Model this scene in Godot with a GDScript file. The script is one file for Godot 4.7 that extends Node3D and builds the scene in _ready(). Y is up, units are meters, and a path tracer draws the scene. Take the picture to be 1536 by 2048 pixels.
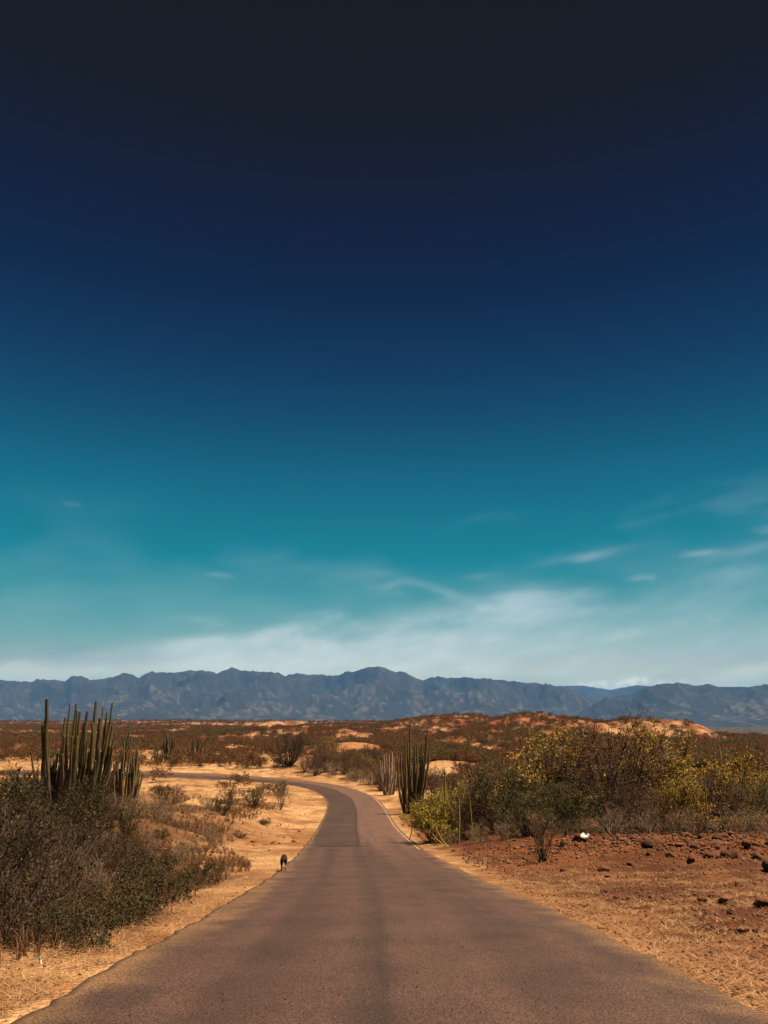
extends Node3D

# A paved road runs downhill through dry cactus scrub and bends left below a blue mountain range.
# y is up, metres; the camera stands at the origin, about 1.45 m above the road, and looks along -z.

const HAZE := 0.000042               # extinction of the air per metre
const W := 6.0                       # width of the road
const PROFILE_D := [-40, 0, 15, 28, 41, 65, 89, 116, 127, 142, 160, 220, 400, 800, 1500, 2500, 6000, 16000]
const PROFILE_Y := [3.47, -1.45, -3.295, -4.9, -6.28, -8.17, -9.2, -9.62, -9.5, -8.8, -8.72, -9.1, -10.2, -11, -11.5, -32, -110, -160]
const ROAD := [[0.1, 14.0], [0.1, 0.0], [0.08, -8.0], [0.0, -16.0], [-0.42, -28.0], [-1.0, -41.0], [-2.0, -65.0], [-3.05, -89.0], [-4.9, -104.0], [-9.0, -117.5], [-16.0, -125.6], [-25.5, -130.8], [-36.0, -133.8], [-60.0, -136.5], [-95.0, -137.5], [-140.0, -136.0]]

var line := PackedVector2Array()     # centre line of the road, every 0.25 m
var run := PackedFloat32Array()
var field := PackedFloat32Array()    # distance to the centre line on a grid of 1 m
const FX := -150.0
const FZ := -175.0
const FW := 200
const FH := 190
var rough := FastNoiseLite.new()
var lumps := FastNoiseLite.new()
var broad := FastNoiseLite.new()
var stain := FastNoiseLite.new()
var ridged := FastNoiseLite.new()
var rng := RandomNumberGenerator.new()
var taken := {}
var M := {}


# ---------------------------------------------------------------- mesh builder
class MB:
	var v := PackedVector3Array()
	var n := PackedVector3Array()
	var c := PackedColorArray()
	var i := PackedInt32Array()

	func tri(a: Vector3, b: Vector3, d: Vector3, col: Color) -> void:
		var m := (b - a).cross(d - a).normalized()
		var k := v.size()
		v.append_array([a, b, d])
		n.append_array([m, m, m])
		c.append_array([col, col, col])
		i.append_array([k, k + 2, k + 1])

	func quad(a: Vector3, b: Vector3, d: Vector3, e: Vector3, col: Color) -> void:
		var m := (b - a).cross(e - a).normalized()
		var k := v.size()
		v.append_array([a, b, d, e])
		n.append_array([m, m, m, m])
		c.append_array([col, col, col, col])
		i.append_array([k, k + 2, k + 1, k, k + 3, k + 2])

	func leaf(p: Vector3, along: Vector3, across: Vector3, col: Color) -> void:
		var bend := along.cross(across).normalized() * across.length() * 0.35
		quad(p, p + along * 0.5 + across + bend, p + along, p + along * 0.5 - across + bend, col)

	func tube(p0: Vector3, p1: Vector3, r0: float, r1: float, col: Color, sides := 4) -> void:
		var ax := (p1 - p0).normalized()
		var a := ax.cross(Vector3(0.31, 0.2, 0.93)).normalized()
		var b := ax.cross(a)
		var k := v.size()
		for s in sides:
			var t := TAU * s / sides
			var o := a * cos(t) + b * sin(t)
			v.append(p0 + o * r0)
			v.append(p1 + o * r1)
			n.append(o)
			n.append(o)
			c.append(col)
			c.append(col)
		for s in sides:
			var q := k + 2 * s
			var w := k + 2 * ((s + 1) % sides)
			i.append_array([q, q + 1, w, w, q + 1, w + 1])

	func box(lo: Vector3, hi: Vector3, col: Color) -> void:
		var p := []
		for k in 8:
			p.append(Vector3(hi.x if k & 1 else lo.x, hi.y if k & 2 else lo.y, hi.z if k & 4 else lo.z))
		for f in [[0, 1, 3, 2], [5, 4, 6, 7], [4, 0, 2, 6], [1, 5, 7, 3], [2, 3, 7, 6], [4, 5, 1, 0]]:
			quad(p[f[0]], p[f[1]], p[f[2]], p[f[3]], col)

	func smooth() -> void:
		n.resize(v.size())
		n.fill(Vector3.ZERO)
		for k in range(0, i.size(), 3):
			var m := (v[i[k + 2]] - v[i[k]]).cross(v[i[k + 1]] - v[i[k]])
			for j in 3:
				n[i[k + j]] += m
		for k in n.size():
			n[k] = n[k].normalized()

	func mesh(mat: Material) -> ArrayMesh:
		var a := []
		a.resize(Mesh.ARRAY_MAX)
		a[Mesh.ARRAY_VERTEX] = v
		a[Mesh.ARRAY_NORMAL] = n
		a[Mesh.ARRAY_COLOR] = c
		a[Mesh.ARRAY_INDEX] = i
		var m := ArrayMesh.new()
		m.add_surface_from_arrays(Mesh.PRIMITIVE_TRIANGLES, a)
		m.surface_set_material(0, mat)
		return m


# ---------------------------------------------------------------- scene tree helpers
func numbered(called: String) -> String:
	taken[called] = taken.get(called, -1) + 1
	return called if taken[called] == 0 else "%s_%03d" % [called, taken[called]]


func tag(o: Node, label: String, category: String, group := "") -> Node:
	o.set_meta("label", label)
	o.set_meta("category", category)
	if group:
		o.set_meta("group", group)
	return o


func obj(called: String, mesh: Mesh, parent: Node = self) -> MeshInstance3D:
	var o := MeshInstance3D.new()
	o.mesh = mesh
	o.name = numbered(called) if parent == self else called
	parent.add_child(o, true)
	return o


func structure(called: String, mesh: Mesh) -> MeshInstance3D:
	var o := obj(called, mesh)
	o.set_meta("kind", "structure")
	return o


func base(called: String, at: Vector3, turn := 0.0, scale_by := Vector3.ONE) -> Node3D:
	var o := Node3D.new()
	o.name = numbered(called)
	add_child(o)
	o.position = at
	o.rotation.y = turn
	o.scale = scale_by
	return o


func many(called: String, mesh: Mesh, places: Array, colors := [], label := "", category := "") -> MultiMeshInstance3D:
	var mm := MultiMesh.new()
	mm.transform_format = MultiMesh.TRANSFORM_3D
	mm.use_colors = not colors.is_empty()
	mm.mesh = mesh
	mm.instance_count = places.size()
	for k in places.size():
		mm.set_instance_transform(k, places[k])
		if not colors.is_empty():
			mm.set_instance_color(k, colors[k])
	var o := MultiMeshInstance3D.new()
	o.multimesh = mm
	o.name = numbered(called)
	o.set_meta("kind", "stuff")
	if label:
		tag(o, label, category)
	add_child(o)
	return o


# ---------------------------------------------------------------- the lie of the land
func profile(d: float) -> float:
	var k := 0
	while k < PROFILE_D.size() - 2 and d > PROFILE_D[k + 1]:
		k += 1
	var h: float = PROFILE_D[k + 1] - PROFILE_D[k]
	var t: float = (d - PROFILE_D[k]) / h
	var m0 := incline(k)
	var m1 := incline(k + 1)
	var t2 := t * t
	var t3 := t2 * t
	return (2 * t3 - 3 * t2 + 1) * PROFILE_Y[k] + (t3 - 2 * t2 + t) * h * m0 + (3 * t2 - 2 * t3) * PROFILE_Y[k + 1] + (t3 - t2) * h * m1


func incline(k: int) -> float:
	if k == 0:
		return (PROFILE_Y[1] - PROFILE_Y[0]) / (PROFILE_D[1] - PROFILE_D[0])
	if k == PROFILE_D.size() - 1:
		return (PROFILE_Y[k] - PROFILE_Y[k - 1]) / (PROFILE_D[k] - PROFILE_D[k - 1])
	var a: float = (PROFILE_Y[k] - PROFILE_Y[k - 1]) / (PROFILE_D[k] - PROFILE_D[k - 1])
	var b: float = (PROFILE_Y[k + 1] - PROFILE_Y[k]) / (PROFILE_D[k + 1] - PROFILE_D[k])
	return 0.0 if a * b <= 0 else 2 * a * b / (a + b)


var profile_table := PackedFloat32Array()   # profile() every 0.01 of log(d + 45)
func level(d: float) -> float:
	var u := log(maxf(d, -38.0) + 45.0) * 100.0 - 190.0
	var k := clampi(int(u), 0, profile_table.size() - 2)
	return lerpf(profile_table[k], profile_table[k + 1], clampf(u - k, 0, 1))


func bump(x: float, at: float, reach: float) -> float:
	var t := clampf(1.0 - absf(x - at) / reach, 0, 1)
	return t * t * (3 - 2 * t)


func road_distance(x: float, z: float) -> float:
	var u := x - FX
	var w := z - FZ
	if u < 0 or w < 0 or u >= FW - 1 or w >= FH - 1:
		return 60.0
	var a := int(u)
	var b := int(w)
	var k := b * FW + a
	return lerpf(lerpf(field[k], field[k + 1], u - a), lerpf(field[k + FW], field[k + FW + 1], u - a), w - b)


# hills: x, z, half width, half depth, height, sharpness of the shoulder, pale cliffs 0..1
const HILLS := [
	[43.51, -520.00, 52.0, 80.0, 11.2, 2.0, 0.12], [24.63, -560.00, 26.0, 60.0, 7.0, 2.0, 0.15],
	[70.64, -390.00, 30.0, 50.0, 11.8, 2.2, 0.3], [92.03, -395.00, 22.0, 45.0, 9.0, 2.5, 0.35],
	[91.61, -352.00, 9.0, 14.0, 6.4, 4.0, 1.0], [118.39, -372.00, 25.0, 40.0, 8.0, 5.0, 0.15], [132.09, -366.00, 12.0, 24.0, 6.6, 4.0, 0.9],
	[-107.96, -900.00, 30.0, 60.0, 6.6, 4.0, 1.0], [-36.26, -760.00, 60.0, 90.0, 4.0, 2.5, 0.6], [-185.16, -1050.00, 80.0, 70.0, 4.0, 3.0, 0.7],
	[-345.72, -1350.00, 190.0, 150.0, 3.4, 4.0, 0.35], [-602.12, -1350.00, 150.0, 150.0, 1.6, 3.0, 0.3], [-5.39, -1100.00, 120.0, 100.0, 4.4, 3.0, 0.4],
	[-7.84, -205.00, 9.5, 10.0, 2.9, 2.2, 0.5], [-41.13, -235.00, 10.0, 5.0, 1.2, 3.0, 1.0], [-50.04, -240.00, 8.0, 4.0, 1.0, 3.0, 1.0],
	[-42.98, -96.00, 6.0, 7.0, 1.5, 2.5, 0.0], [-15.77, -72.00, 1.9, 1.6, 0.75, 2.2, 0.0], [12.43, -150.00, 5.5, 4.0, 1.0, 3.0, 0.9],
	[35.07, -300.00, 40.0, 26.0, 2.4, 2.0, 0.2], [-32.80, -420.00, 60.0, 40.0, 2.6, 2.2, 0.5]]


func hills(x: float, z: float) -> float:
	var h := 0.0
	for k in HILLS:
		var a: float = (x - k[0]) / k[2]
		var b: float = (z - k[1]) / k[3]
		var q := a * a + b * b
		if q < 7.0:
			h = maxf(h, k[4] * exp(-pow(q, k[5] * 0.5)))
	return h


# the smooth land that the road lies on
func land(x: float, z: float) -> float:
	var d := -z
	var y := level(d)
	if d < 160.0:
		var side := x - lerpf(0.1, -3.0, clampf(d / 89.0, 0, 1))
		if side < 0:
			y += smoothstep(4.5, 12.0, -side) * (1.5 * bump(d, 54, 42) + 0.25 * bump(d, 18, 20))
		else:
			y += smoothstep(3.6, 11.0, side) * (0.75 * bump(d, 38, 26) + 0.7 * bump(d, 75, 40)) + smoothstep(4.0, 14.0, side) * 0.3 * bump(d, 15, 16)
	elif x > d * 0.3:
		# on the right the plain breaks off into the wide valley
		y -= smoothstep(0.34, 0.42, x / d) * (smoothstep(420.0, 900.0, d) * 34.0 * (1.0 - smoothstep(1500.0, 3500.0, d)))
	return y


func ground_y(x: float, z: float) -> float:
	var d := -z
	var y := land(x, z)
	var rd := road_distance(x, z) if d < 175.0 else 60.0
	if rd < 3.5:
		return y + lerpf(-0.2, -0.012, smoothstep(2.15, 2.7, rd))
	var off := smoothstep(3.3, 8.0, rd)
	var far := smoothstep(120.0, 420.0, d)
	y += off * (lumps.get_noise_2d(x, z) * 0.34 + rough.get_noise_2d(x, z) * 0.10)
	y += (rough.get_noise_2d(x * 3.1, z * 3.1) * 0.08 + rough.get_noise_2d(x * 9.0, z * 9.0) * 0.03) * smoothstep(3.2, 4.4, rd)
	if d > 60.0:
		var hh := hills(x, z) * smoothstep(4.0, 9.0, rd)
		var gully := 1.0 - absf(ridged.get_noise_2d(x, z))
		y += hh * (0.82 + 0.22 * gully) + far * (broad.get_noise_2d(x, z) * 2.6 - absf(broad.get_noise_2d(x * 2.6, z * 2.6)) * 2.2) * (1.0 - smoothstep(1800.0, 3000.0, d))
	return y


func on_ground(x: float, z: float, sink := 0.0) -> Vector3:
	return Vector3(x, ground_y(x, z) - sink, z)


func lay_out_road() -> void:
	var curve := Curve3D.new()
	for k in ROAD.size():
		var p := Vector3(ROAD[k][0], 0, ROAD[k][1])
		var a := Vector3(ROAD[maxi(k - 1, 0)][0], 0, ROAD[maxi(k - 1, 0)][1])
		var b := Vector3(ROAD[mini(k + 1, ROAD.size() - 1)][0], 0, ROAD[mini(k + 1, ROAD.size() - 1)][1])
		var t := (b - a).normalized()
		curve.add_point(p, -t * p.distance_to(a) / 3.0, t * p.distance_to(b) / 3.0)
	curve.bake_interval = 0.2
	var total := curve.get_baked_length()
	var s := 0.0
	while s < total:
		var p := curve.sample_baked(s, true)
		line.append(Vector2(p.x, p.z))
		run.append(s)
		s += 0.25
	field.resize(FW * FH)
	for b in FH:
		for a in FW:
			var p := Vector2(FX + a, FZ + b)
			var best := 1e9
			var k := 0
			while k < line.size():
				var e := p.distance_to(line[k])
				if e < best:
					best = e
				k += maxi(1, int((e - best) * 1.4))
			field[b * FW + a] = minf(best, 60.0)


# ---------------------------------------------------------------- materials
func noise(kind: int, freq: float, octaves := 3, seed_value := 1) -> FastNoiseLite:
	var f := FastNoiseLite.new()
	f.noise_type = kind
	f.frequency = freq
	f.fractal_octaves = octaves
	f.seed = seed_value
	return f


func noise_texture(f: FastNoiseLite, size: int, stops: Array) -> NoiseTexture2D:
	var g := Gradient.new()
	g.offsets = PackedFloat32Array(stops.map(func(s): return s[0]))
	g.colors = PackedColorArray(stops.map(func(s): return Color(s[1], s[2], s[3])))
	var t := NoiseTexture2D.new()
	t.width = size
	t.height = size
	t.seamless = true
	t.noise = f
	t.color_ramp = g
	return t


func painted(name_of: String, roughness := 0.9, specular := 0.3, tone := 0.5) -> StandardMaterial3D:
	var m := StandardMaterial3D.new()
	m.resource_name = name_of
	m.vertex_color_use_as_albedo = true
	m.albedo_color = Color(tone, tone, tone).linear_to_srgb()
	m.roughness = roughness
	m.metallic_specular = specular
	M[name_of] = m
	return m


func grained(m: StandardMaterial3D, colour: Texture2D, size: float, height: Texture2D, depth_cm: float, detail: Texture2D = null, detail_size := 1.0) -> void:
	m.albedo_texture = colour
	m.uv1_triplanar = true
	m.uv1_world_triplanar = true
	m.uv1_scale = Vector3.ONE / size
	if height:
		m.heightmap_enabled = true
		m.heightmap_texture = height
		m.heightmap_scale = depth_cm
	if detail:
		m.detail_enabled = true
		m.detail_albedo = detail
		m.detail_blend_mode = BaseMaterial3D.BLEND_MODE_MUL
		m.detail_uv_layer = BaseMaterial3D.DETAIL_UV_2
		m.uv2_triplanar = true
		m.uv2_world_triplanar = true
		m.uv2_scale = Vector3.ONE / detail_size


func make_materials() -> void:
	var soil := painted("soil", 0.95, 0.25, 0.64)
	grained(soil, noise_texture(noise(FastNoiseLite.TYPE_SIMPLEX_SMOOTH, 0.035, 5, 3), 1024, [[0.0, 0.5, 0.45, 0.42], [0.36, 0.82, 0.79, 0.76], [0.5, 0.95, 0.94, 0.93], [1.0, 1.0, 1.0, 1.0]]), 3.1,
		noise_texture(noise(FastNoiseLite.TYPE_CELLULAR, 0.03, 3, 5), 1024, [[0.0, 0, 0, 0], [1.0, 1, 1, 1]]), 9.0,
		noise_texture(noise(FastNoiseLite.TYPE_SIMPLEX_SMOOTH, 0.02, 5, 9), 512, [[0.0, 0.72, 0.68, 0.64], [0.45, 0.97, 0.96, 0.95], [1.0, 1, 1, 1]]), 17.0)
	var tar := painted("asphalt", 0.72, 0.4)
	grained(tar, noise_texture(noise(FastNoiseLite.TYPE_VALUE_CUBIC, 0.22, 3, 11), 1024, [[0.0, 0.2, 0.18, 0.17], [0.36, 0.5, 0.48, 0.47], [0.5, 0.78, 0.76, 0.75], [0.62, 1.0, 0.97, 0.95], [1.0, 1.0, 1.0, 1.0]]), 2.7,
		noise_texture(noise(FastNoiseLite.TYPE_VALUE_CUBIC, 0.2, 3, 12), 1024, [[0.0, 0, 0, 0], [1.0, 1, 1, 1]]), 1.0,
		noise_texture(noise(FastNoiseLite.TYPE_SIMPLEX_SMOOTH, 0.012, 5, 15), 512, [[0.0, 0.78, 0.77, 0.76], [0.5, 0.93, 0.92, 0.92], [1.0, 1, 1, 1]]), 11.0)
	var stone := painted("stone", 0.9, 0.3)
	grained(stone, noise_texture(noise(FastNoiseLite.TYPE_SIMPLEX_SMOOTH, 0.02, 5, 21), 512, [[0.0, 0.55, 0.55, 0.55], [0.5, 0.85, 0.84, 0.83], [1.0, 1, 1, 1]]), 0.9,
		noise_texture(noise(FastNoiseLite.TYPE_SIMPLEX_SMOOTH, 0.04, 5, 22), 512, [[0.0, 0, 0, 0], [1.0, 1, 1, 1]]), 3.0)
	var leaf := painted("leaf", 0.7, 0.35)
	leaf.backlight_enabled = true
	leaf.backlight = Color(0.62, 0.6, 0.35)
	leaf.cull_mode = BaseMaterial3D.CULL_DISABLED
	var straw := painted("straw", 0.8, 0.3)
	straw.backlight_enabled = true
	straw.backlight = Color(0.5, 0.45, 0.36)
	straw.cull_mode = BaseMaterial3D.CULL_DISABLED
	painted("bark", 0.92, 0.25)
	painted("cactus", 0.75, 0.35)
	painted("mountain", 0.97, 0.1)
	painted("fur", 0.85, 0.3)
	painted("paint", 0.6, 0.4, 1.0)
	var plastic := painted("plastic", 0.25, 0.5, 0.8)
	plastic.roughness = 0.3


# ---------------------------------------------------------------- sky
func sky_image() -> Image:
	# the clear sky by elevation (degrees, then linear red, green, blue), the same all the way round
	var ramp := [[0.0, Color(134, 172, 184)], [3.17, Color(136, 178, 190)], [4.92, Color(120, 173, 186)], [7.06, Color(90, 161, 177)], [8.85, Color(58, 147, 167)], [11.02, Color(30, 134, 159)], [13.56, Color(4, 121, 149)], [17.19, Color(1, 103, 136)], [20.80, Color(2, 82, 119)], [24.36, Color(8, 65, 103)], [29.55, Color(17, 47, 83)], [36.09, Color(22, 36, 65)], [42.09, Color(24, 30, 48)], [47.50, Color(24, 26, 38)], [90.0, Color(24, 26, 38)]]
	var high := 1024
	var wide := 2048
	var data := PackedFloat32Array()
	data.resize(wide * high * 3)
	var wisps := noise(FastNoiseLite.TYPE_SIMPLEX_SMOOTH, 0.09, 5, 31)
	wisps.domain_warp_enabled = true
	wisps.domain_warp_amplitude = 9.0
	wisps.domain_warp_frequency = 0.05
	var puffs := noise(FastNoiseLite.TYPE_SIMPLEX_SMOOTH, 0.55, 4, 37)
	var veil := noise(FastNoiseLite.TYPE_SIMPLEX_SMOOTH, 0.03, 3, 33)
	var fibres := noise(FastNoiseLite.TYPE_SIMPLEX_SMOOTH, 0.3, 4, 35)
	# upper rim of the sheet of thin cloud: azimuth from straight ahead, elevation in degrees
	var rim := [[-180.0, 5.0], [-120.0, 7.0], [-70.0, 4.0], [-25.70, 4.22], [-19.59, 4.92], [-13.67, 6.34], [-2.44, 6.77], [4.01, 7.95], [8.27, 9.39], [16.81, 8.92], [21.61, 9.93], [25.70, 10.84], [45.0, 10.0], [80.0, 6.0], [130.0, 8.0], [180.0, 5.0]]
	# single streaks of cirrus: azimuth from straight ahead, elevation, half length, half height in degrees, tilt, strength
	var streaks := [[14.48, 10.94, 2.6, 0.3, 0.12, 0.3], [22.38, 10.65, 1.1, 0.2, 0.02, 0.3], [24.64, 10.29, 3.0, 0.5, 0.25, 0.2], [18.11, 9.17, 0.7, 0.12, 0.1, 0.5], [18.99, 9.10, 0.25, 0.1, 0.0, 0.4], [-11.96, 9.68, 0.9, 0.16, -0.06, 0.2], [-22.26, 13.99, 0.6, 0.15, -0.05, 0.14], [-12.99, 6.31, 1.8, 0.3, 0.0, 0.22], [4.37, 8.67, 3.4, 0.3, -0.34, 0.2], [6.86, 13.56, 3.0, 0.5, 0.12, 0.06], [6.86, 9.71, 1.2, 0.2, 0.08, 0.13], [0.43, 9.28, 1.1, 0.25, 0.15, 0.13]]
	var air := Color(0.10, 0.39, 0.78)      # light that the haze of the scene itself adds at full depth
	for r in high:
		var el := 90.0 - (r + 0.5) / high * 180.0
		var k := 0
		while k < ramp.size() - 2 and el > ramp[k + 1][0]:
			k += 1
		var t := clampf((el - ramp[k][0]) / (ramp[k + 1][0] - ramp[k][0]), 0, 1)
		var a: Color = ramp[k][1]
		var b: Color = ramp[k + 1][1]
		var col := Color(lerpf(a.r, b.r, t) / 255, lerpf(a.g, b.g, t) / 255, lerpf(a.b, b.b, t) / 255).srgb_to_linear()
		var haze := 1.0 - exp(-HAZE * minf(650.0 / maxf(sin(deg_to_rad(el)), 0.02), 13000.0))
		for q in wide:
			var c := col
			if el > -1.0 and el < 22.0:
				var az := wrapf((q + 0.5) / wide * 360.0, -180.0, 180.0)     # column 0 is straight ahead (-z)
				var e := maxf(el, 0.2)
				# the veil is a sheet of high ice cloud: denser low down where one looks through more of it
				var w := wisps.get_noise_2d(az * 0.55 + e * 0.5, e * 2.4 - az * 0.35)
				var f := fibres.get_noise_2d(az * 0.35, e * 1.6 - az * 0.28)
				var top := crest_at(rim, az) + 1.5 * w + 0.8 * f
				var thick := 0.45 + 0.55 * bump(az, -0.29, 20.0) + 0.5 * maxf(0.0, veil.get_noise_2d(az * 2.0, 60.0)) * smoothstep(25.0, 40.0, absf(az))
				var cover := smoothstep(top + 1.0, top - 2.6, e) * (lerpf(0.34, 0.62, smoothstep(7.0, 2.2, e)) + 0.3 * w + 0.2 * f) * thick
				cover += smoothstep(top + 6.0, top, e) * smoothstep(0.1, 0.6, w + 0.5 * f) * 0.07
				cover += 0.05 * smoothstep(19.0, 9.0, e) * smoothstep(-0.2, 0.5, veil.get_noise_2d(az * 1.7 + 30.0, e * 4.0))
				for s in streaks:
					var da: float = az - s[0]
					if absf(da) < s[2] * 2.2:
						var de: float = (e - s[1] - da * s[4]) / s[3] + w * 1.2 + f * 0.8
						cover += s[5] * exp(-da * da / (s[2] * s[2])) * exp(-de * de) * (0.75 + 0.9 * f)
				# a low bank of cumulus far behind the mountains
				var bank := bump(az, 16.81, 5.0) + bump(az, -75.0, 18.0) + bump(az, 110.0, 22.0)
				cover += smoothstep(0.0, 0.5, puffs.get_noise_2d(az * 2.0, e * 4.0) + 0.35 - absf(e - 2.15) * 1.6) * 0.75 * clampf(bank, 0, 1)
				c = c.lerp(Color(0.71, 0.81, 0.90), clampf(cover, 0, 0.92))
			# behind the haze that the scene has
			c = Color(maxf((c.r - air.r * haze) / (1.0 - haze), 0.0006), maxf((c.g - air.g * haze) / (1.0 - haze), 0.0006), maxf((c.b - air.b * haze) / (1.0 - haze), 0.0006))
			var p := (r * wide + q) * 3
			data[p] = c.r
			data[p + 1] = c.g
			data[p + 2] = c.b
	return Image.create_from_data(wide, high, false, Image.FORMAT_RGBF, data.to_byte_array())


# ---------------------------------------------------------------- ground, road, mountains
func mixed(a: Color, b: Color, t: float) -> Color:
	return a.lerp(b, clampf(t, 0, 1))


const SAND := Color(0.86, 0.57, 0.32)
const DUST := Color(0.36, 0.178, 0.09)
const RED_SOIL := Color(0.135, 0.053, 0.030)
const BROWN := Color(0.14, 0.055, 0.027)
const PALE := Color(0.60, 0.37, 0.23)
const RUST := Color(0.35, 0.125, 0.043)


# colour of the soil: what lies where, patchy
func soil_colour(x: float, z: float) -> Color:
	var d := -z
	var rd := road_distance(x, z) if d < 175.0 else 60.0
	var a := stain.get_noise_2d(x, z)
	var b := stain.get_noise_2d(x * 4.3 + 90.0, z * 4.3)
	var c := stain.get_noise_2d(x * 17.0, z * 17.0 + 40.0)
	var col := mixed(DUST, SAND, 0.55 + a * 1.2 + b * 0.9 + c * 0.5)
	if x < 0.0 and d > 25.0:
		col = mixed(col, BROWN.lerp(DUST, 0.4), smoothstep(-0.05, 0.3, b * 0.8 + c * 0.7 + a * 0.3) * smoothstep(4.2, 9.0, rd + 3.0 * b) * 0.85)
	var right := smoothstep(-1.0, 3.0, x) * (1.0 - smoothstep(75.0, 95.0, d))
	if right > 0.0:
		var soil := mixed(RED_SOIL, DUST, 0.02 + b * 0.8 + c * 0.6)
		soil = mixed(soil, RED_SOIL.lerp(RUST, 0.5), smoothstep(22.0, 30.0, d) * (0.45 + a + b))
		col = mixed(col, soil, right * smoothstep(3.1, 4.2, rd + b * 1.2 + c))
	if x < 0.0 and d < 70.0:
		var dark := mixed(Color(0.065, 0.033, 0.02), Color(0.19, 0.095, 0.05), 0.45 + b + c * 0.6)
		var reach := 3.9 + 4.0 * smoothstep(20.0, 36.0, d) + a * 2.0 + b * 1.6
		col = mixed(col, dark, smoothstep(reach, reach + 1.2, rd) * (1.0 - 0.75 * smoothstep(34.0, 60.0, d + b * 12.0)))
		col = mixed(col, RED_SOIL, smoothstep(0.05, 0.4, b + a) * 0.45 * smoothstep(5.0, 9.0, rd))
	if d > 100.0:
		var t := smoothstep(130.0, 230.0, d + a * 60.0)
		var scrub := mixed(BROWN, RUST, 0.45 + b + c * 0.6)
		scrub = mixed(scrub, PALE, smoothstep(0.24, 0.42, a + 0.6 * b) * 0.75)
		col = mixed(col, scrub, t * (0.9 if x > -20.0 else smoothstep(190.0, 300.0, d)))
		col = mixed(col, Color(0.13, 0.065, 0.04), smoothstep(600.0, 1100.0, d + a * 200.0) * 0.65)
		for k in HILLS:
			if k[6] > 0.0:
				var e: float = (x - k[0]) / k[2]
				var f: float = (z - k[1]) / k[3]
				var q := sqrt(e * e + f * f)
				if q < 1.7:
					# bare eroded faces round the shoulder of the hill, scrub on its top
					var bare := smoothstep(0.5, 0.75, q + b * 0.35) * (1.0 - smoothstep(1.1, 1.5, q + b * 0.4))
					col = mixed(col, PALE, bare * k[6] * smoothstep(-0.25, 0.15, ridged.get_noise_2d(x * 1.7, z * 1.7) + a))
		var rusty := Vector2((x - HILLS[2][0]) / 55.0, (z - HILLS[2][1]) / 60.0).length()
		col = mixed(col, RUST, (1.0 - smoothstep(0.4, 1.0, rusty + b * 0.3)) * 0.6)
		var mound := Vector2((x - HILLS[13][0]) / 12.0, (z - HILLS[13][1]) / 12.0).length()
		col = mixed(col, RUST.lerp(SAND, 0.35), (1.0 - smoothstep(0.6, 1.0, mound + b * 0.4)) * 0.9)
		var flats := Vector2((x + 52.0) / 30.0, (z + 215.0) / 40.0).length()
		col = mixed(col, PALE, (1.0 - smoothstep(0.5, 1.0, flats + b * 0.5)) * smoothstep(-0.15, 0.2, b + c * 0.4) * 0.9)
	if d > 1400.0:
		col = mixed(col, mixed(Color(0.05, 0.05, 0.035), Color(0.12, 0.09, 0.065), 0.4 + a * 1.5 + b), smoothstep(1400.0, 2200.0, d))
	return col


func make_ground() -> void:
	var m := MB.new()
	var rows := 860
	var cols := 430
	var u0 := log(6.0)
	var u1 := log(15020.0)
	for r in rows + 1:
		# rows lie closer together between 0 and 250 m
		var t := float(r) / rows
		var u := lerpf(u0, u1, t * 0.72 + 0.28 * t * t * t) if t < 1.0 else u1
		var reach := exp(u)
		var z := -(reach - 20.0)
		for q in cols + 1:
			var s := (float(q) / cols) * 2.0 - 1.0
			var x := (s * 0.52 + s * s * s * 0.3) * reach
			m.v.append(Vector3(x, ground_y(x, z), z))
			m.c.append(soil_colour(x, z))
	for r in rows:
		for q in cols:
			var k := r * (cols + 1) + q
			m.i.append_array([k, k + cols + 1, k + 1, k + 1, k + cols + 1, k + cols + 2])
	m.smooth()
	structure("ground", m.mesh(M.soil))


func road_frame(k: int) -> Array:
	var a := line[maxi(k - 1, 0)]
	var b := line[mini(k + 1, line.size() - 1)]
	var t := (b - a).normalized()
	return [line[k], Vector2(-t.y, t.x)]      # a point on the centre line and the way to the right


func strip(m: MB, from: float, to: float, left: Callable, right: Callable, across: int, lift: float, colour: Callable, skirt := 0.0) -> void:
	var first := m.v.size()
	var n := 0
	var per := across + 1 + (2 if skirt > 0 else 0)
	for k in line.size():
		if run[k] < from or run[k] > to:
			continue
		var f := road_frame(k)
		var l: float = left.call(run[k])
		var r: float = right.call(run[k])
		for q in per:
			var t := clampf(float(q - (1 if skirt > 0 else 0)) / across, 0, 1)
			var s := lerpf(l, r, t)
			var p: Vector2 = f[0] + f[1] * s
			var y := land(p.x, p.y) + lift + 0.05 * (1.0 - s * s / 9.0)
			if skirt > 0 and (q == 0 or q == per - 1):
				y -= skirt
			m.v.append(Vector3(p.x, y, p.y))
			m.c.append(colour.call(s, run[k], p))
		n += 1
	for k in n - 1:
		for q in per - 1:
			var a := first + k * per + q
			m.i.append_array([a, a + per, a + 1, a + 1, a + per, a + per + 1])


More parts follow.
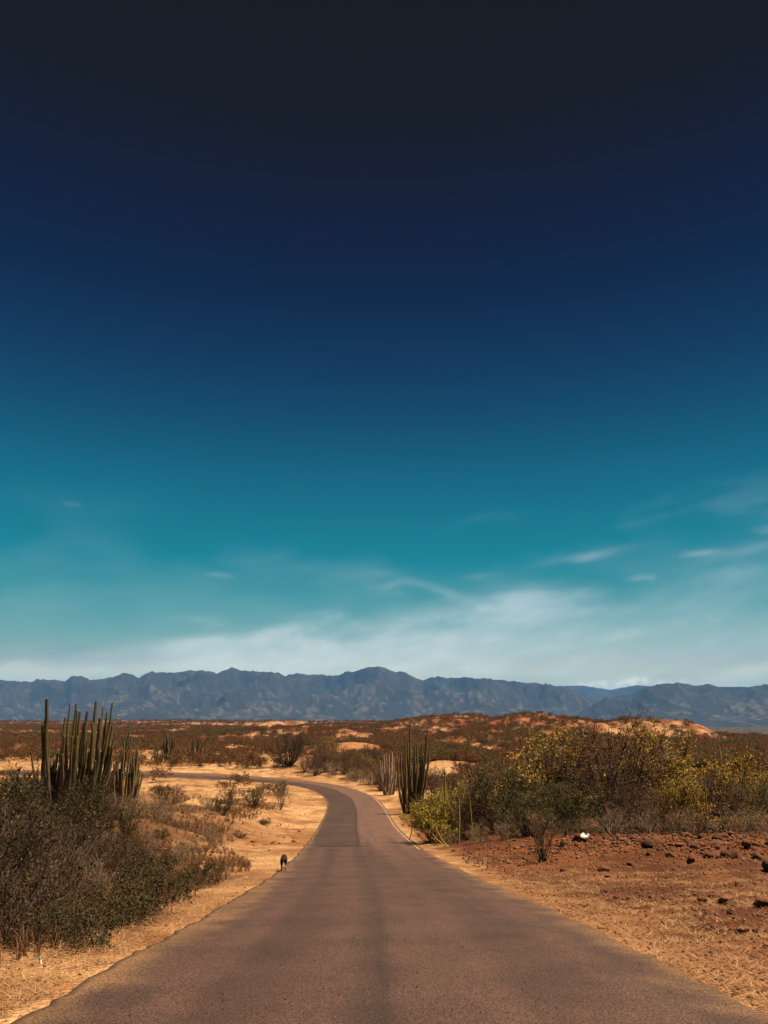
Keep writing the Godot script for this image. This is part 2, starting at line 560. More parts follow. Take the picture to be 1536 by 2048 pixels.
func make_road() -> void:
	var asphalt := Color(0.134, 0.070, 0.060)
	var worn := Color(0.252, 0.138, 0.118)
	var tarry := Color(0.080, 0.045, 0.038)
	var dusty := Color(0.45, 0.27, 0.14)
	var edge := func(s: float, way: float) -> float: return way * (W / 2 + 0.09 * rough.get_noise_2d(s * 1.1, way * 50.0) + 0.07 * rough.get_noise_2d(s * 5.0, way * 70.0) + 0.05 * rough.get_noise_2d(s * 17.0, way * 90.0))
	var colour := func(s: float, along: float, p: Vector2) -> Color:
		var b := stain.get_noise_2d(s * 26.0, along * 0.7)
		var c := stain.get_noise_2d(p.x * 25.0, p.y * 25.0)
		var col := mixed(asphalt, worn, 0.25 + b * 0.9 + c * 0.35)
		# polished wheel tracks, the tar seam down the middle and wind-blown dust along the verges
		for track in [-2.0, -0.75, 0.95, 2.2]:
			col = mixed(col, worn, bump(s, track + 0.12 * b, 0.42) * 0.35)
		# the outer lane turns paler further down, with a ragged start
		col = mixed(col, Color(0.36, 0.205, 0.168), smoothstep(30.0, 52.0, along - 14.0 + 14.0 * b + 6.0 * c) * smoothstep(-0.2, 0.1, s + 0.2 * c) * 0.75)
		col = mixed(col, tarry, bump(s, -0.2 + 0.14 * c, 0.34) * clampf(0.28 + b, 0, 0.6))
		col = mixed(col, tarry, bump(s, -0.1 + 0.06 * c, 0.12) * (0.35 + b))
		col = mixed(col, tarry, smoothstep(0.12, 0.4, b + 0.6 * c) * 0.28)
		col = mixed(col, dusty, smoothstep(2.45, 3.05, absf(s) + 0.45 * c + 0.25 * b) * 0.8)
		return col
	var m := MB.new()
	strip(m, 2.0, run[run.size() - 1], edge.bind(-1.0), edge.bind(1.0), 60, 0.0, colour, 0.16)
	m.smooth()
	var road := structure("road", m.mesh(M.asphalt))
	# the inner lane was resurfaced from here round the bend
	var dark := func(s: float, along: float, p: Vector2) -> Color:
		var c := stain.get_noise_2d(p.x * 9.0, p.y * 5.0)
		var col := mixed(Color(0.112, 0.06, 0.049), Color(0.155, 0.085, 0.069), 0.5 + c * 1.4)
		# tar along the joints
		return mixed(col, Color(0.055, 0.032, 0.028), maxf(smoothstep(-0.35, -0.18, s + 0.05 * c), smoothstep(58.2, 57.4, along + 0.5 * c)) * 0.8)
	var wob := func(s: float, off: float) -> float: return off + 0.05 * rough.get_noise_2d(s * 3.0, off * 40.0) + (smoothstep(66.0, 57.0, s) * 0.5 if off < -1 else 0.0)
	m = MB.new()
	strip(m, 57.0, 155.0, wob.bind(-2.8), wob.bind(-0.12), 14, 0.006, dark, 0.012)
	m.smooth()
	obj("repair_patch", m.mesh(M.asphalt), road).set_meta("label", "darker resurfaced strip of the inner lane")
	m = MB.new()
	var white := func(s: float, along: float, p: Vector2) -> Color: return mixed(Color(0.34, 0.23, 0.155), Color(0.14, 0.085, 0.065), 0.15 + stain.get_noise_2d(p.x * 30.0, p.y * 30.0) * 2.0)
	strip(m, 55.0, 112.0, wob.bind(2.70), wob.bind(2.77), 2, 0.006, white, 0.01)
	m.smooth()
	obj("edge_line", m.mesh(M.paint), road).set_meta("label", "worn pale edge line along the outer side")


func crest_at(table: Array, t: float) -> float:
	var k := 0
	while k < table.size() - 2 and t > table[k + 1][0]:
		k += 1
	return lerpf(table[k][1], table[k + 1][1], clampf((t - table[k][0]) / (table[k + 1][0] - table[k][0]), 0, 1))


# A mountain range: crest is a list of [tangent of the bearing, tangent of the elevation] as surveyed from the road.
func range_of_hills(called: String, crest: Array, dist: float, depth: float, seed_value: int, cols: int, jag: float) -> void:
	var folds := noise(FastNoiseLite.TYPE_SIMPLEX_SMOOTH, 1.0 / 1700.0, 5, seed_value)
	folds.fractal_type = FastNoiseLite.FRACTAL_RIDGED
	var fields := noise(FastNoiseLite.TYPE_SIMPLEX_SMOOTH, 1.0 / 500.0, 4, seed_value + 1)
	var m := MB.new()
	var rows := 100
	var t0: float = crest[0][0]
	var t1: float = crest[crest.size() - 1][0]
	for r in rows + 1:
		var f := float(r) / rows * 1.25          # 0 at the foot, 1 on the crest, then down the far side
		var z := -(dist - depth * (1.0 - f))
		for q in cols + 1:
			var t := lerpf(t0, t1, float(q) / cols)
			var x := -t * z
			var foot := level(-z) - 8.0
			var top := crest_at(crest, t) * dist
			top += jag * fields.get_noise_2d(x * 2.5, 77.0) + jag * 0.7 * absf(fields.get_noise_2d(x * 6.0, 7.0)) + jag * 0.3 * fields.get_noise_2d(x * 15.0, 9.0)
			var rise := 0.34 * smoothstep(0.0, 0.62, f) + 0.66 * pow(smoothstep(0.42, 1.04, f), 1.25)
			if f > 1.0:
				rise = 1.0 - (f - 1.0) * 1.6
			var ridge := folds.get_noise_2d(x, z * 0.75)
			var relief := ridge * (top - foot) * 0.5 * (4.0 * f * (1.0 - f) if f < 1.0 else 0.0) * (0.25 + 0.75 * smoothstep(0.3, 0.75, f))
			var y := foot + maxf(top - foot, 0.0) * rise + relief
			m.v.append(Vector3(x, minf(y, foot + maxf(top - foot, 0.0) * maxf(rise, 0.93)), z))
			var bare := fields.get_noise_2d(x * 1.4, z * 0.5)
			var fine := fields.get_noise_2d(x * 5.0 + 300.0, z * 5.0)
			var col := mixed(Color(0.040, 0.038, 0.036), Color(0.066, 0.057, 0.051), 0.3 + bare + fine)
			# fields and bare slopes on the lower half, as pale scraps with an outline
			col = mixed(col, Color(0.14, 0.125, 0.11), smoothstep(0.22, 0.42, bare * 0.55 + fine * 0.85) * (0.85 if f < 0.6 else 0.25))
			m.c.append(col)
	for r in rows:
		for q in cols:
			var k := r * (cols + 1) + q
			m.i.append_array([k, k + cols + 1, k + 1, k + 1, k + cols + 1, k + cols + 2])
	m.smooth()
	structure(called, m.mesh(M.mountain))


func make_mountains() -> void:
	range_of_hills("mountain_range", [[-1.0368, 0.0480], [-0.8513, 0.0523], [-0.6633, 0.0444], [-0.4769, 0.0438], [-0.4537, 0.0419], [-0.4373, 0.0395], [-0.4302, 0.0432], [-0.4128, 0.0425], [-0.3959, 0.0413], [-0.3884, 0.0474], [-0.3761, 0.0486], [-0.3651, 0.0432], [-0.3448, 0.0456], [-0.3247, 0.0511], [-0.3122, 0.0505], [-0.3044, 0.0462], [-0.2895, 0.0535], [-0.2688, 0.0517], [-0.2441, 0.0553], [-0.2254, 0.0553], [-0.2040, 0.0505], [-0.1888, 0.0572], [-0.1775, 0.0547], [-0.1594, 0.0535], [-0.1407, 0.0529], [-0.1231, 0.0474], [-0.1077, 0.0523], [-0.0951, 0.0492], [-0.0560, 0.0492], [-0.0473, 0.0535], [-0.0392, 0.0523], [-0.0268, 0.0566], [-0.0143, 0.0578], [0.0044, 0.0560], [0.0124, 0.0535], [0.0274, 0.0529], [0.0398, 0.0456], [0.0490, 0.0432], [0.0540, 0.0456], [0.0684, 0.0474], [0.0851, 0.0462], [0.1038, 0.0462], [0.1118, 0.0438], [0.1391, 0.0438], [0.1588, 0.0407], [0.1811, 0.0401], [0.1997, 0.0383], [0.2206, 0.0365], [0.2346, 0.0310], [0.2484, 0.0250], [0.2646, 0.0178], [0.2842, 0.0070], [0.3017, -0.0049]], 10500.0, 4600.0, 41, 900, 22.0)
	range_of_hills("distant_ridge", [[0.1558, 0.0280], [0.1932, 0.0335], [0.2287, 0.0365], [0.2454, 0.0365], [0.2614, 0.0341], [0.2779, 0.0316], [0.2948, 0.0341], [0.3137, 0.0371], [0.3278, 0.0359], [0.3605, 0.0341], [0.4035, 0.0310], [0.4527, 0.0280], [1.0082, 0.0238]], 14200.0, 3000.0, 47, 300, 16.0)
	range_of_hills("mountain_spur", [[0.2220, -0.0049], [0.2538, 0.0124], [0.2728, 0.0208], [0.2897, 0.0232], [0.3066, 0.0268], [0.3278, 0.0353], [0.3511, 0.0401], [0.3758, 0.0383], [0.3898, 0.0359], [0.4005, 0.0377], [0.4144, 0.0347], [0.4453, 0.0335], [0.4642, 0.0365], [0.4760, 0.0365], [0.5158, 0.0377], [0.6405, 0.0419], [0.8259, 0.0383], [1.0756, 0.0444]], 8600.0, 3000.0, 53, 620, 20.0)


# ---------------------------------------------------------------- plants
func any_way() -> Vector3:
	return Vector3(rng.randfn(), rng.randfn(), rng.randfn()).normalized()


func limb(m: MB, from: Vector3, to: Vector3, r0: float, r1: float, col: Color, steps: int, wander: float, sides := 4) -> Array:
	var pts := [from]
	var side := any_way() * from.distance_to(to) * wander
	for k in range(1, steps + 1):
		var t := float(k) / steps
		var p := from.lerp(to, t) + side * sin(PI * t) + any_way() * from.distance_to(to) * wander * 0.25 * (1.0 if k < steps else 0.0)
		m.tube(pts[k - 1], p, lerpf(r0, r1, (k - 1.0) / steps), lerpf(r0, r1, t), col, sides)
		pts.append(p)
	return pts


# A shrub about one metre high and one across, to be scaled by size: stems that fork into twigs, with small leaves on the twigs.
# Returns [mesh of the branches, mesh of the leaves or null].
func shrub(seed_value: int, o: Dictionary) -> Array:
	rng.seed = seed_value
	var wood := MB.new()
	var leaves := MB.new()
	var h: float = o.h
	var w: float = o.w
	var cols: Array = o.get("leaf_colours", [])
	var bark: Array = o.bark
	var clumps: int = o.clumps
	for k in clumps:
		# clump centres fill an uneven dome
		var up := pow(rng.randf(), o.get("low", 0.8))
		var out := sqrt(rng.randf()) * sqrt(1.0 - 0.8 * up * up) * w * 0.5
		var a := rng.randf() * TAU
		var centre := Vector3(cos(a) * out, h * (0.16 + 0.68 * up) * rng.randf_range(0.8, 1.08), sin(a) * out)
		var size: float = o.clump * rng.randf_range(0.6, 1.25)
		var tone: Color = bark[rng.randi() % bark.size()]
		var root := Vector3(centre.x * 0.12 + rng.randfn() * 0.05, -0.06, centre.z * 0.12 + rng.randfn() * 0.05)
		var stem := limb(wood, root, centre, o.stem * rng.randf_range(0.7, 1.3), o.stem * 0.35, tone, 4, 0.10, 5)
		var clump_leaf: Color = cols[rng.randi() % cols.size()] if cols.size() else Color.BLACK
		var bare: bool = rng.randf() < o.get("bare", 0.0)
		for q in o.twigs:
			var from: Vector3 = stem[2 + rng.randi() % 3].lerp(centre, rng.randf())
			var way := (any_way() + Vector3(0, o.get("rise", 0.45), 0) + centre.normalized() * 0.5).normalized()
			var to := from + way * size * rng.randf_range(0.5, 1.15)
			var tw := limb(wood, from, to, o.stem * 0.33, o.stem * 0.12, tone, 2, 0.12, 3)
			for j in 2:
				var f2: Vector3 = tw[1].lerp(tw[2], rng.randf())
				wood.tube(f2, f2 + (way + any_way() * 0.9).normalized() * size * 0.4, o.stem * 0.15, o.stem * 0.07, tone, 3)
			if bare or cols.is_empty():
				continue
			for j in o.leaves:
				var p: Vector3 = tw[1].lerp(tw[2], rng.randf_range(-0.3, 1.25)) + any_way() * size * 0.22 * rng.randf()
				var dir := (any_way() + Vector3(0, 0.3, 0) + way * 0.4).normalized()
				var ls: float = o.leaf * rng.randf_range(0.55, 1.35)
				var col: Color = clump_leaf.lerp(cols[rng.randi() % cols.size()], rng.randf())
				leaves.leaf(p, dir * ls, dir.cross(any_way()).normalized() * ls * o.get("slim", 0.3), col * rng.randf_range(0.8, 1.2))
	return [wood.mesh(M.bark), leaves.mesh(M.leaf) if leaves.v.size() else null]


func plant(called: String, made: Array, x: float, z: float, size: float, label: String, category: String, group := "", turn := -1.0, tall := 1.0) -> Node3D:
	var o := base(called, on_ground(x, z, 0.03), turn if turn >= 0 else fposmod(x * 7.3 + z * 3.1, TAU), Vector3(size, size * tall, size))
	obj("branches", made[0], o)
	if made[1]:
		obj("foliage", made[1], o)
	tag(o, label, category, group)
	return o


# A ribbed column: path from the foot to the rounded tip.
func cactus_stem(foot: Vector3, tip: Vector3, r: float, bow: Vector3, green: Color, cork: Color, cork_up: float) -> ArrayMesh:
	var m := MB.new()
	var ribs := 7
	var sides := ribs * 2
	var steps := 22
	var tall := foot.distance_to(tip)
	var off := rng.randf() * 100.0
	var parts := 2.0 + float(int(off) % 3)        # yearly growths, pinched where one ends
	for k in steps + 4:
		var t := minf(float(k) / steps, 1.0)
		var p := foot.lerp(tip, t) + bow * sin(PI * t * 0.5) * (1.0 - t) * 2.0
		p += Vector3(rough.get_noise_2d(t * tall * 0.6, off + 31.0), 0, rough.get_noise_2d(t * tall * 0.6, off + 67.0)) * r * 0.9 * smoothstep(0.0, 0.3, t)
		var rad := r * (0.85 + 0.25 * smoothstep(0.0, 0.35, t)) * (1.0 + 0.16 * rough.get_noise_2d(t * tall * 5.0, off))
		rad *= lerpf(1.0, 0.62, smoothstep(0.45, 1.0, t)) * (0.88 + 0.12 * absf(sin(PI * t * parts)))
		if k > steps:
			var e := float(k - steps) / 3.0
			p += Vector3(0, rad * 0.9 * sin(e * PI / 2), 0)
			rad *= maxf(cos(e * PI / 2), 0.03)
		for s in sides:
			var a := TAU * s / sides + off
			var q := rad * (1.0 if s % 2 == 0 else 0.74)
			m.v.append(p + Vector3(cos(a) * q, 0, sin(a) * q))
			var edge := cork_up + 0.3 * rough.get_noise_2d(t * tall * 5.0 + s * 1.3, off + s * 3.0)
			var col := mixed(cork, green, smoothstep(edge - 0.04, edge + 0.04, t))
			# blotches and scars of the skin
			m.c.append(col * (1.0 + 0.4 * rough.get_noise_2d(t * tall * 14.0, s * 9.0 + off)))
	for k in steps + 3:
		for s in sides:
			var a := k * sides + s
			var b := k * sides + (s + 1) % sides
			m.i.append_array([a, b, a + sides, b, b + sides, a + sides])
	m.smooth()
	return m.mesh(M.cactus)


const OLIVE := Color(0.16, 0.135, 0.035)
const CORK := Color(0.24, 0.165, 0.105)


# stems: [foot x, tip x, tip height, radius, cork share]
func cactus(called: String, x: float, z: float, stems: Array, label: String, seed_value: int, green := OLIVE, cork := CORK, thick := 0.7) -> Node3D:
	rng.seed = seed_value
	var o := base(called, on_ground(x, z, 0.12))
	for s in stems:
		var dz := rng.randf_range(-thick, thick)
		var foot := Vector3(s[0], 0, dz * 0.5)
		var tip := Vector3(s[1], s[2], dz * 1.3)
		var lean := Vector3(signf(s[1] - s[0]) * minf(absf(s[1] - s[0]), 0.4) * 0.5, 0, 0)
		var tone := green.lerp(cork, rng.randf() * 0.35) * rng.randf_range(0.8, 1.2)
		obj("stem", cactus_stem(foot, tip, s[3], lean, tone, cork * rng.randf_range(0.75, 1.2), s[4]), o)
	tag(o, label, "cactus")
	return o


func cactus_fan(count: int, width: float, tall: float, r: float, seed_value: int, cork: float, narrow := 0.35) -> Array:
	rng.seed = seed_value
	var out := []
	for k in count:
		var t := (k + 0.5) / count * 2.0 - 1.0
		var h := tall * (1.0 - 0.45 * t * t) * rng.randf_range(0.5, 1.0)
		out.append([t * width * 0.5 * narrow + rng.randfn() * 0.1, t * width * 0.5 + rng.randfn() * 0.12, h, r * rng.randf_range(0.75, 1.2), cork * rng.randf_range(0.4, 1.5)])
	return out


# ---------------------------------------------------------------- stones
func stone_mesh(seed_value: int, rings: int, segs: int, squash: Vector3, col: Color, jagged: float) -> ArrayMesh:
	var f := noise(FastNoiseLite.TYPE_SIMPLEX_SMOOTH, 0.9, 3, seed_value)
	var cuts := []
	rng.seed = seed_value
	for k in 14:
		cuts.append([any_way(), rng.randf_range(0.5, 0.82)])
	var m := MB.new()
	for r in rings + 1:
		var a := PI * r / rings
		for s in segs:
			var b := TAU * s / segs
			var p := Vector3(sin(a) * cos(b), cos(a), sin(a) * sin(b))
			var rad := 1.0 + jagged * f.get_noise_3dv(p * 1.4)
			for c in cuts:
				var e: float = p.dot(c[0])
				if e * rad > c[1]:
					rad = c[1] / e
			m.v.append(p * rad * squash)
			m.c.append(col * (1.0 + 0.35 * f.get_noise_3dv(p * 3.0)))
	for r in rings:
		for s in segs:
			var a := r * segs + s
			var b := r * segs + (s + 1) % segs
			m.i.append_array([a, a + segs, b, b, a + segs, b + segs])
	m.smooth()
	return m.mesh(M.stone)


# ---------------------------------------------------------------- the dog
func make_dog(at: Vector3, turn: float) -> void:
	# joints in the dog's own axes: z forward, y up; each bone [from, radius, to, radius]
	var bones := [
		[Vector3(0, 0.44, -0.24), 0.088, Vector3(0, 0.455, 0.02), 0.092], [Vector3(0, 0.45, 0.02), 0.092, Vector3(0, 0.43, 0.24), 0.112],
		[Vector3(0, 0.47, 0.27), 0.085, Vector3(0.02, 0.43, 0.42), 0.058], [Vector3(0.02, 0.42, 0.43), 0.062, Vector3(0.025, 0.40, 0.50), 0.056],
		[Vector3(0.025, 0.385, 0.52), 0.036, Vector3(0.03, 0.34, 0.61), 0.025],
		[Vector3(-0.02, 0.465, 0.44), 0.018, Vector3(-0.05, 0.485, 0.42), 0.008], [Vector3(0.07, 0.465, 0.44), 0.018, Vector3(0.10, 0.485, 0.42), 0.008],
		[Vector3(0, 0.48, -0.32), 0.022, Vector3(0.015, 0.40, -0.40), 0.018], [Vector3(0.015, 0.40, -0.40), 0.018, Vector3(0.02, 0.30, -0.42), 0.010]]
	for s in [-1, 1]:
		var step: float = 0.055 * s
		bones.append_array([
			[Vector3(0.065 * s, 0.42, -0.26), 0.078, Vector3(0.08 * s, 0.31, -0.20 + step), 0.054], [Vector3(0.08 * s, 0.31, -0.20 + step), 0.050, Vector3(0.078 * s, 0.17, -0.33 + step), 0.026],
			[Vector3(0.078 * s, 0.17, -0.33 + step), 0.025, Vector3(0.078 * s, 0.035, -0.29 + step * 1.3), 0.021], [Vector3(0.078 * s, 0.024, -0.29 + step * 1.3), 0.026, Vector3(0.078 * s, 0.02, -0.235 + step * 1.3), 0.021],
			[Vector3(0.07 * s, 0.40, 0.22), 0.068, Vector3(0.078 * s, 0.28, 0.19 - step), 0.042], [Vector3(0.078 * s, 0.28, 0.19 - step), 0.038, Vector3(0.078 * s, 0.14, 0.23 - step), 0.026],
			[Vector3(0.078 * s, 0.14, 0.23 - step), 0.025, Vector3(0.078 * s, 0.03, 0.22 - step), 0.021], [Vector3(0.078 * s, 0.024, 0.22 - step), 0.026, Vector3(0.078 * s, 0.02, 0.27 - step), 0.022]])
	var cell := 0.012
	var lo := Vector3(-0.2, -0.02, -0.5)
	var nx := 34
	var ny := 56
	var nz := 98
	var vals := PackedFloat32Array()
	vals.resize(nx * ny * nz)
	vals.fill(1.0)
	for bone in bones:
		var a: Vector3 = bone[0]
		var b: Vector3 = bone[2]
		var ra: float = bone[1]
		var rb: float = bone[3]
		var reach := maxf(ra, rb) + 0.06
		var mn := ((a.min(b) - Vector3.ONE * reach - lo) / cell).floor().max(Vector3.ZERO)
		var mx := ((a.max(b) + Vector3.ONE * reach - lo) / cell).ceil().min(Vector3(nx - 1, ny - 1, nz - 1))
		var ab := b - a
		var inv := 1.0 / maxf(ab.length_squared(), 1e-9)
		for k in range(int(mn.z), int(mx.z) + 1):
			for j in range(int(mn.y), int(mx.y) + 1):
				for i in range(int(mn.x), int(mx.x) + 1):
					var p := lo + Vector3(i, j, k) * cell
					var t := clampf((p - a).dot(ab) * inv, 0, 1)
					var e := p.distance_to(a + ab * t) - lerpf(ra, rb, t)
					var at_cell := (k * ny + j) * nx + i
					var old := vals[at_cell]
					var h := clampf(0.5 + 0.5 * (old - e) / 0.025, 0, 1)
					vals[at_cell] = lerpf(old, e, h) - 0.025 * h * (1.0 - h)
	# surface nets
	var m := MB.new()
	var index := {}
	for k in nz - 1:
		for j in ny - 1:
			for i in nx - 1:
				var sum := Vector3.ZERO
				var count := 0
				var corner := PackedFloat32Array()
				var inside := 0
				for q in 8:
					var val := vals[((k + (q >> 2)) * ny + j + ((q >> 1) & 1)) * nx + i + (q & 1)]
					corner.append(val)
					inside += 1 if val < 0 else 0
				if inside == 0 or inside == 8:
					continue
				for e in [[0, 1], [2, 3], [4, 5], [6, 7], [0, 2], [1, 3], [4, 6], [5, 7], [0, 4], [1, 5], [2, 6], [3, 7]]:
					var u := corner[e[0]]
					var w := corner[e[1]]
					if (u < 0) != (w < 0):
						var t := u / (u - w)
						var pa := Vector3(e[0] & 1, (e[0] >> 1) & 1, e[0] >> 2)
						var pb := Vector3(e[1] & 1, (e[1] >> 1) & 1, e[1] >> 2)
						sum += pa.lerp(pb, t)
						count += 1
				var p := lo + (Vector3(i, j, k) + sum / count) * cell
				index[(k * ny + j) * nx + i] = m.v.size()
				m.v.append(p)
				# dark coat, pale tan on the lower legs, the backs of the thighs and the muzzle
				var coat := Color(0.030, 0.021, 0.017)
				var tan := Color(0.36, 0.22, 0.15)
				var patch := smoothstep(0.26, 0.22, p.y + 0.03 * rough.get_noise_2d(p.x * 60.0, p.z * 60.0))
				patch = maxf(patch, smoothstep(0.03, 0.02, absf(p.x)) * smoothstep(-0.27, -0.30, p.z) * smoothstep(0.40, 0.36, p.y) * smoothstep(0.25, 0.3, p.y))
				patch = maxf(patch, smoothstep(0.56, 0.58, p.z))
				m.c.append(mixed(coat, tan, patch))
	for k in range(1, nz - 1):
		for j in range(1, ny - 1):
			for i in range(1, nx - 1):
				var here := (k * ny + j) * nx + i
				for ax in 3:
					var stride: int = [1, nx, nx * ny][ax]
					if (vals[here] < 0) == (vals[here + stride] < 0):
						continue
					var s1: int = [nx, nx * ny, 1][ax]
					var s2: int = [nx * ny, 1, nx][ax]
					if not (index.has(here) and index.has(here - s1) and index.has(here - s2) and index.has(here - s1 - s2)):
						continue
					var a: int = index[here]
					var b: int = index[here - s1]
					var c: int = index[here - s1 - s2]
					var d: int = index[here - s2]
					if vals[here] < 0:
						m.i.append_array([a, c, b, a, d, c])
					else:
						m.i.append_array([a, b, c, a, c, d])
	m.smooth()
	var dog := base("dog", at, turn, Vector3.ONE * 0.82)
	obj("body", m.mesh(M.fur), dog)
	for s in [-1, 1]:
		var e := MB.new()
		e.tube(Vector3(0.025 + 0.045 * s, 0.425, 0.49), Vector3(0.025 + 0.056 * s, 0.426, 0.494), 0.008, 0.003, Color(0.01, 0.008, 0.006), 8)
		obj("eye", e.mesh(M.plastic), dog)
	var nose := MB.new()
	nose.tube(Vector3(0.03, 0.337, 0.627), Vector3(0.03, 0.333, 0.642), 0.014, 0.008, Color(0.01, 0.008, 0.008), 8)
	obj("nose", nose.mesh(M.plastic), dog)
	tag(dog, "dark brown dog with pale legs walking away along the left road edge", "dog")


# ---------------------------------------------------------------- far things
func make_mast(x: float, z: float, tall: float, label: String) -> void:
	var o := base("radio_mast", Vector3(x, ground_y(x, z) - 0.5, z))
	var legs := 3
	var bands := 7
	for k in bands:
		var m := MB.new()
		var col := Color(0.5, 0.48, 0.46) if k % 2 == 0 else Color(0.3, 0.06, 0.045)
		var y0 := tall * k / bands
		var y1 := tall * (k + 1) / bands
		var w0 := lerpf(2.6, 0.9, float(k) / bands)
		var w1 := lerpf(2.6, 0.9, (k + 1.0) / bands)
		for q in legs:
			var a := TAU * q / legs
			var b := TAU * (q + 1) / legs
			var p0 := Vector3(cos(a) * w0, y0, sin(a) * w0)
			var p1 := Vector3(cos(a) * w1, y1, sin(a) * w1)
			m.tube(p0, p1, 0.38, 0.34, col, 5)
			m.tube(p0, Vector3(cos(b) * w1, y1, sin(b) * w1), 0.22, 0.22, col, 4)
			m.tube(p1, Vector3(cos(b) * w1, y1, sin(b) * w1), 0.22, 0.22, col, 4)
		obj("mast_section", m.mesh(M.paint), o)
	var d := MB.new()
	d.tube(Vector3(0, tall, 0), Vector3(0, tall + 5, 0), 0.25, 0.1, Color(0.4, 0.4, 0.4), 5)
	for k in 3:
		var a := TAU * k / 3
		d.box(Vector3(cos(a) * 1.6 - 0.5, tall - 3, sin(a) * 1.6 - 0.5), Vector3(cos(a) * 1.6 + 0.5, tall, sin(a) * 1.6 + 0.5), Color(0.5, 0.5, 0.5))
	obj("antenna", d.mesh(M.paint), o)
	tag(o, label, "mast")


func make_house(x: float, z: float, w: float, l: float, h: float, turn: float, wall: Color, roof: Color) -> void:
	var o := base("house", Vector3(x, ground_y(x, z) - 0.5, z), turn)
	var m := MB.new()
	m.box(Vector3(-w / 2, 0, -l / 2), Vector3(w / 2, h, l / 2), wall)
	obj("wall", m.mesh(M.paint), o)
	m = MB.new()
	var e := 0.6
	var r := h + w * 0.28
	var a := [Vector3(-w / 2 - e, h - 0.2, -l / 2 - e), Vector3(w / 2 + e, h - 0.2, -l / 2 - e), Vector3(w / 2 + e, h - 0.2, l / 2 + e), Vector3(-w / 2 - e, h - 0.2, l / 2 + e), Vector3(0, r, -l / 2 - e), Vector3(0, r, l / 2 + e)]
	m.quad(a[0], a[4], a[5], a[3], roof)
	m.quad(a[1], a[2], a[5], a[4], roof)
	m.tri(a[0], a[1], a[4], roof)
	m.tri(a[3], a[5], a[2], roof)
	obj("roof", m.mesh(M.paint), o)
	tag(o, "tiny pale house of the town in the far right valley", "house", "houses of the valley town")


func _ready() -> void:
	# ---- camera, sky, sun, exposure
	var cam := Camera3D.new()
	cam.name = "camera"
	cam.fov = 66.0
	cam.near = 0.1
	cam.far = 40000.0
	cam.rotation_degrees = Vector3(14.5, 0, 0)
	add_child(cam)
	cam.current = true
	var env := Environment.new()
	env.background_mode = Environment.BG_SKY
	var sky := Sky.new()
	var pano := PanoramaSkyMaterial.new()
	pano.panorama = ImageTexture.create_from_image(sky_image())
	sky.sky_material = pano
	env.sky = sky
	env.background_energy_multiplier = 0.385
	env.tonemap_mode = Environment.TONE_MAPPER_LINEAR
	env.tonemap_exposure = 2.6
	env.sdfgi_enabled = true
	env.ssao_enabled = true
	env.ssil_enabled = true
	env.fog_enabled = true
	env.fog_density = HAZE
	env.fog_light_color = Color(0.37, 0.66, 1.0)
	var we := WorldEnvironment.new()
	we.name = "environment"
	we.environment = env
	add_child(we)
	var sun := DirectionalLight3D.new()
	sun.name = "sun"
	sun.light_energy = 1.6
	sun.light_color = Color(1.0, 0.90, 0.74)
	sun.light_angular_distance = 0.5
	sun.shadow_enabled = true
	add_child(sun)
	sun.look_at_from_position(Vector3.ZERO, Vector3(-0.37, -0.925, -0.06))

	# ---- noise fields and the lie of the land
	rough = noise(FastNoiseLite.TYPE_SIMPLEX_SMOOTH, 0.35, 3, 2)
	lumps = noise(FastNoiseLite.TYPE_SIMPLEX_SMOOTH, 0.07, 3, 4)
	broad = noise(FastNoiseLite.TYPE_SIMPLEX_SMOOTH, 0.006, 4, 6)
	stain = noise(FastNoiseLite.TYPE_SIMPLEX_SMOOTH, 0.03, 4, 8)
	ridged = noise(FastNoiseLite.TYPE_SIMPLEX_SMOOTH, 0.05, 3, 10)
	for k in 790:
		profile_table.append(profile(exp((k + 190.0) / 100.0) - 45.0))
	lay_out_road()
	make_materials()
	make_ground()
	make_road()
	make_mountains()
	plant_right()
	plant_left()
	plant_middle()
	scatter()
	lay_stones()
	far_things()
	make_dog(on_dog(), PI + 0.1)
	litter()


func on_dog() -> Vector3:
	var p := Vector2(-3.25, -27.60)
	return Vector3(p.x, land(p.x, p.y) + 0.052 * 0.3, p.y)


# leaf colours
const YELLOW := [Color(0.54, 0.34, 0.05), Color(0.42, 0.275, 0.042), Color(0.24, 0.165, 0.03), Color(0.62, 0.39, 0.065)]
const GREEN := [Color(0.13, 0.12, 0.03), Color(0.09, 0.09, 0.026), Color(0.18, 0.15, 0.04)]
const DARK := [Color(0.052, 0.046, 0.016), Color(0.036, 0.034, 0.013), Color(0.075, 0.058, 0.021), Color(0.12, 0.078, 0.036), Color(0.105, 0.10, 0.028)]
const BROWNISH := [Color(0.20, 0.085, 0.028), Color(0.13, 0.06, 0.023), Color(0.27, 0.115, 0.036)]
const DRY := [Color(0.36, 0.22, 0.13), Color(0.28, 0.165, 0.09), Color(0.42, 0.28, 0.17)]
const TWIG := [Color(0.16, 0.105, 0.075), Color(0.23, 0.16, 0.12), Color(0.11, 0.07, 0.05)]
const PALE_TWIG := [Color(0.34, 0.25, 0.19), Color(0.24, 0.17, 0.13), Color(0.42, 0.32, 0.25)]
var S := {}


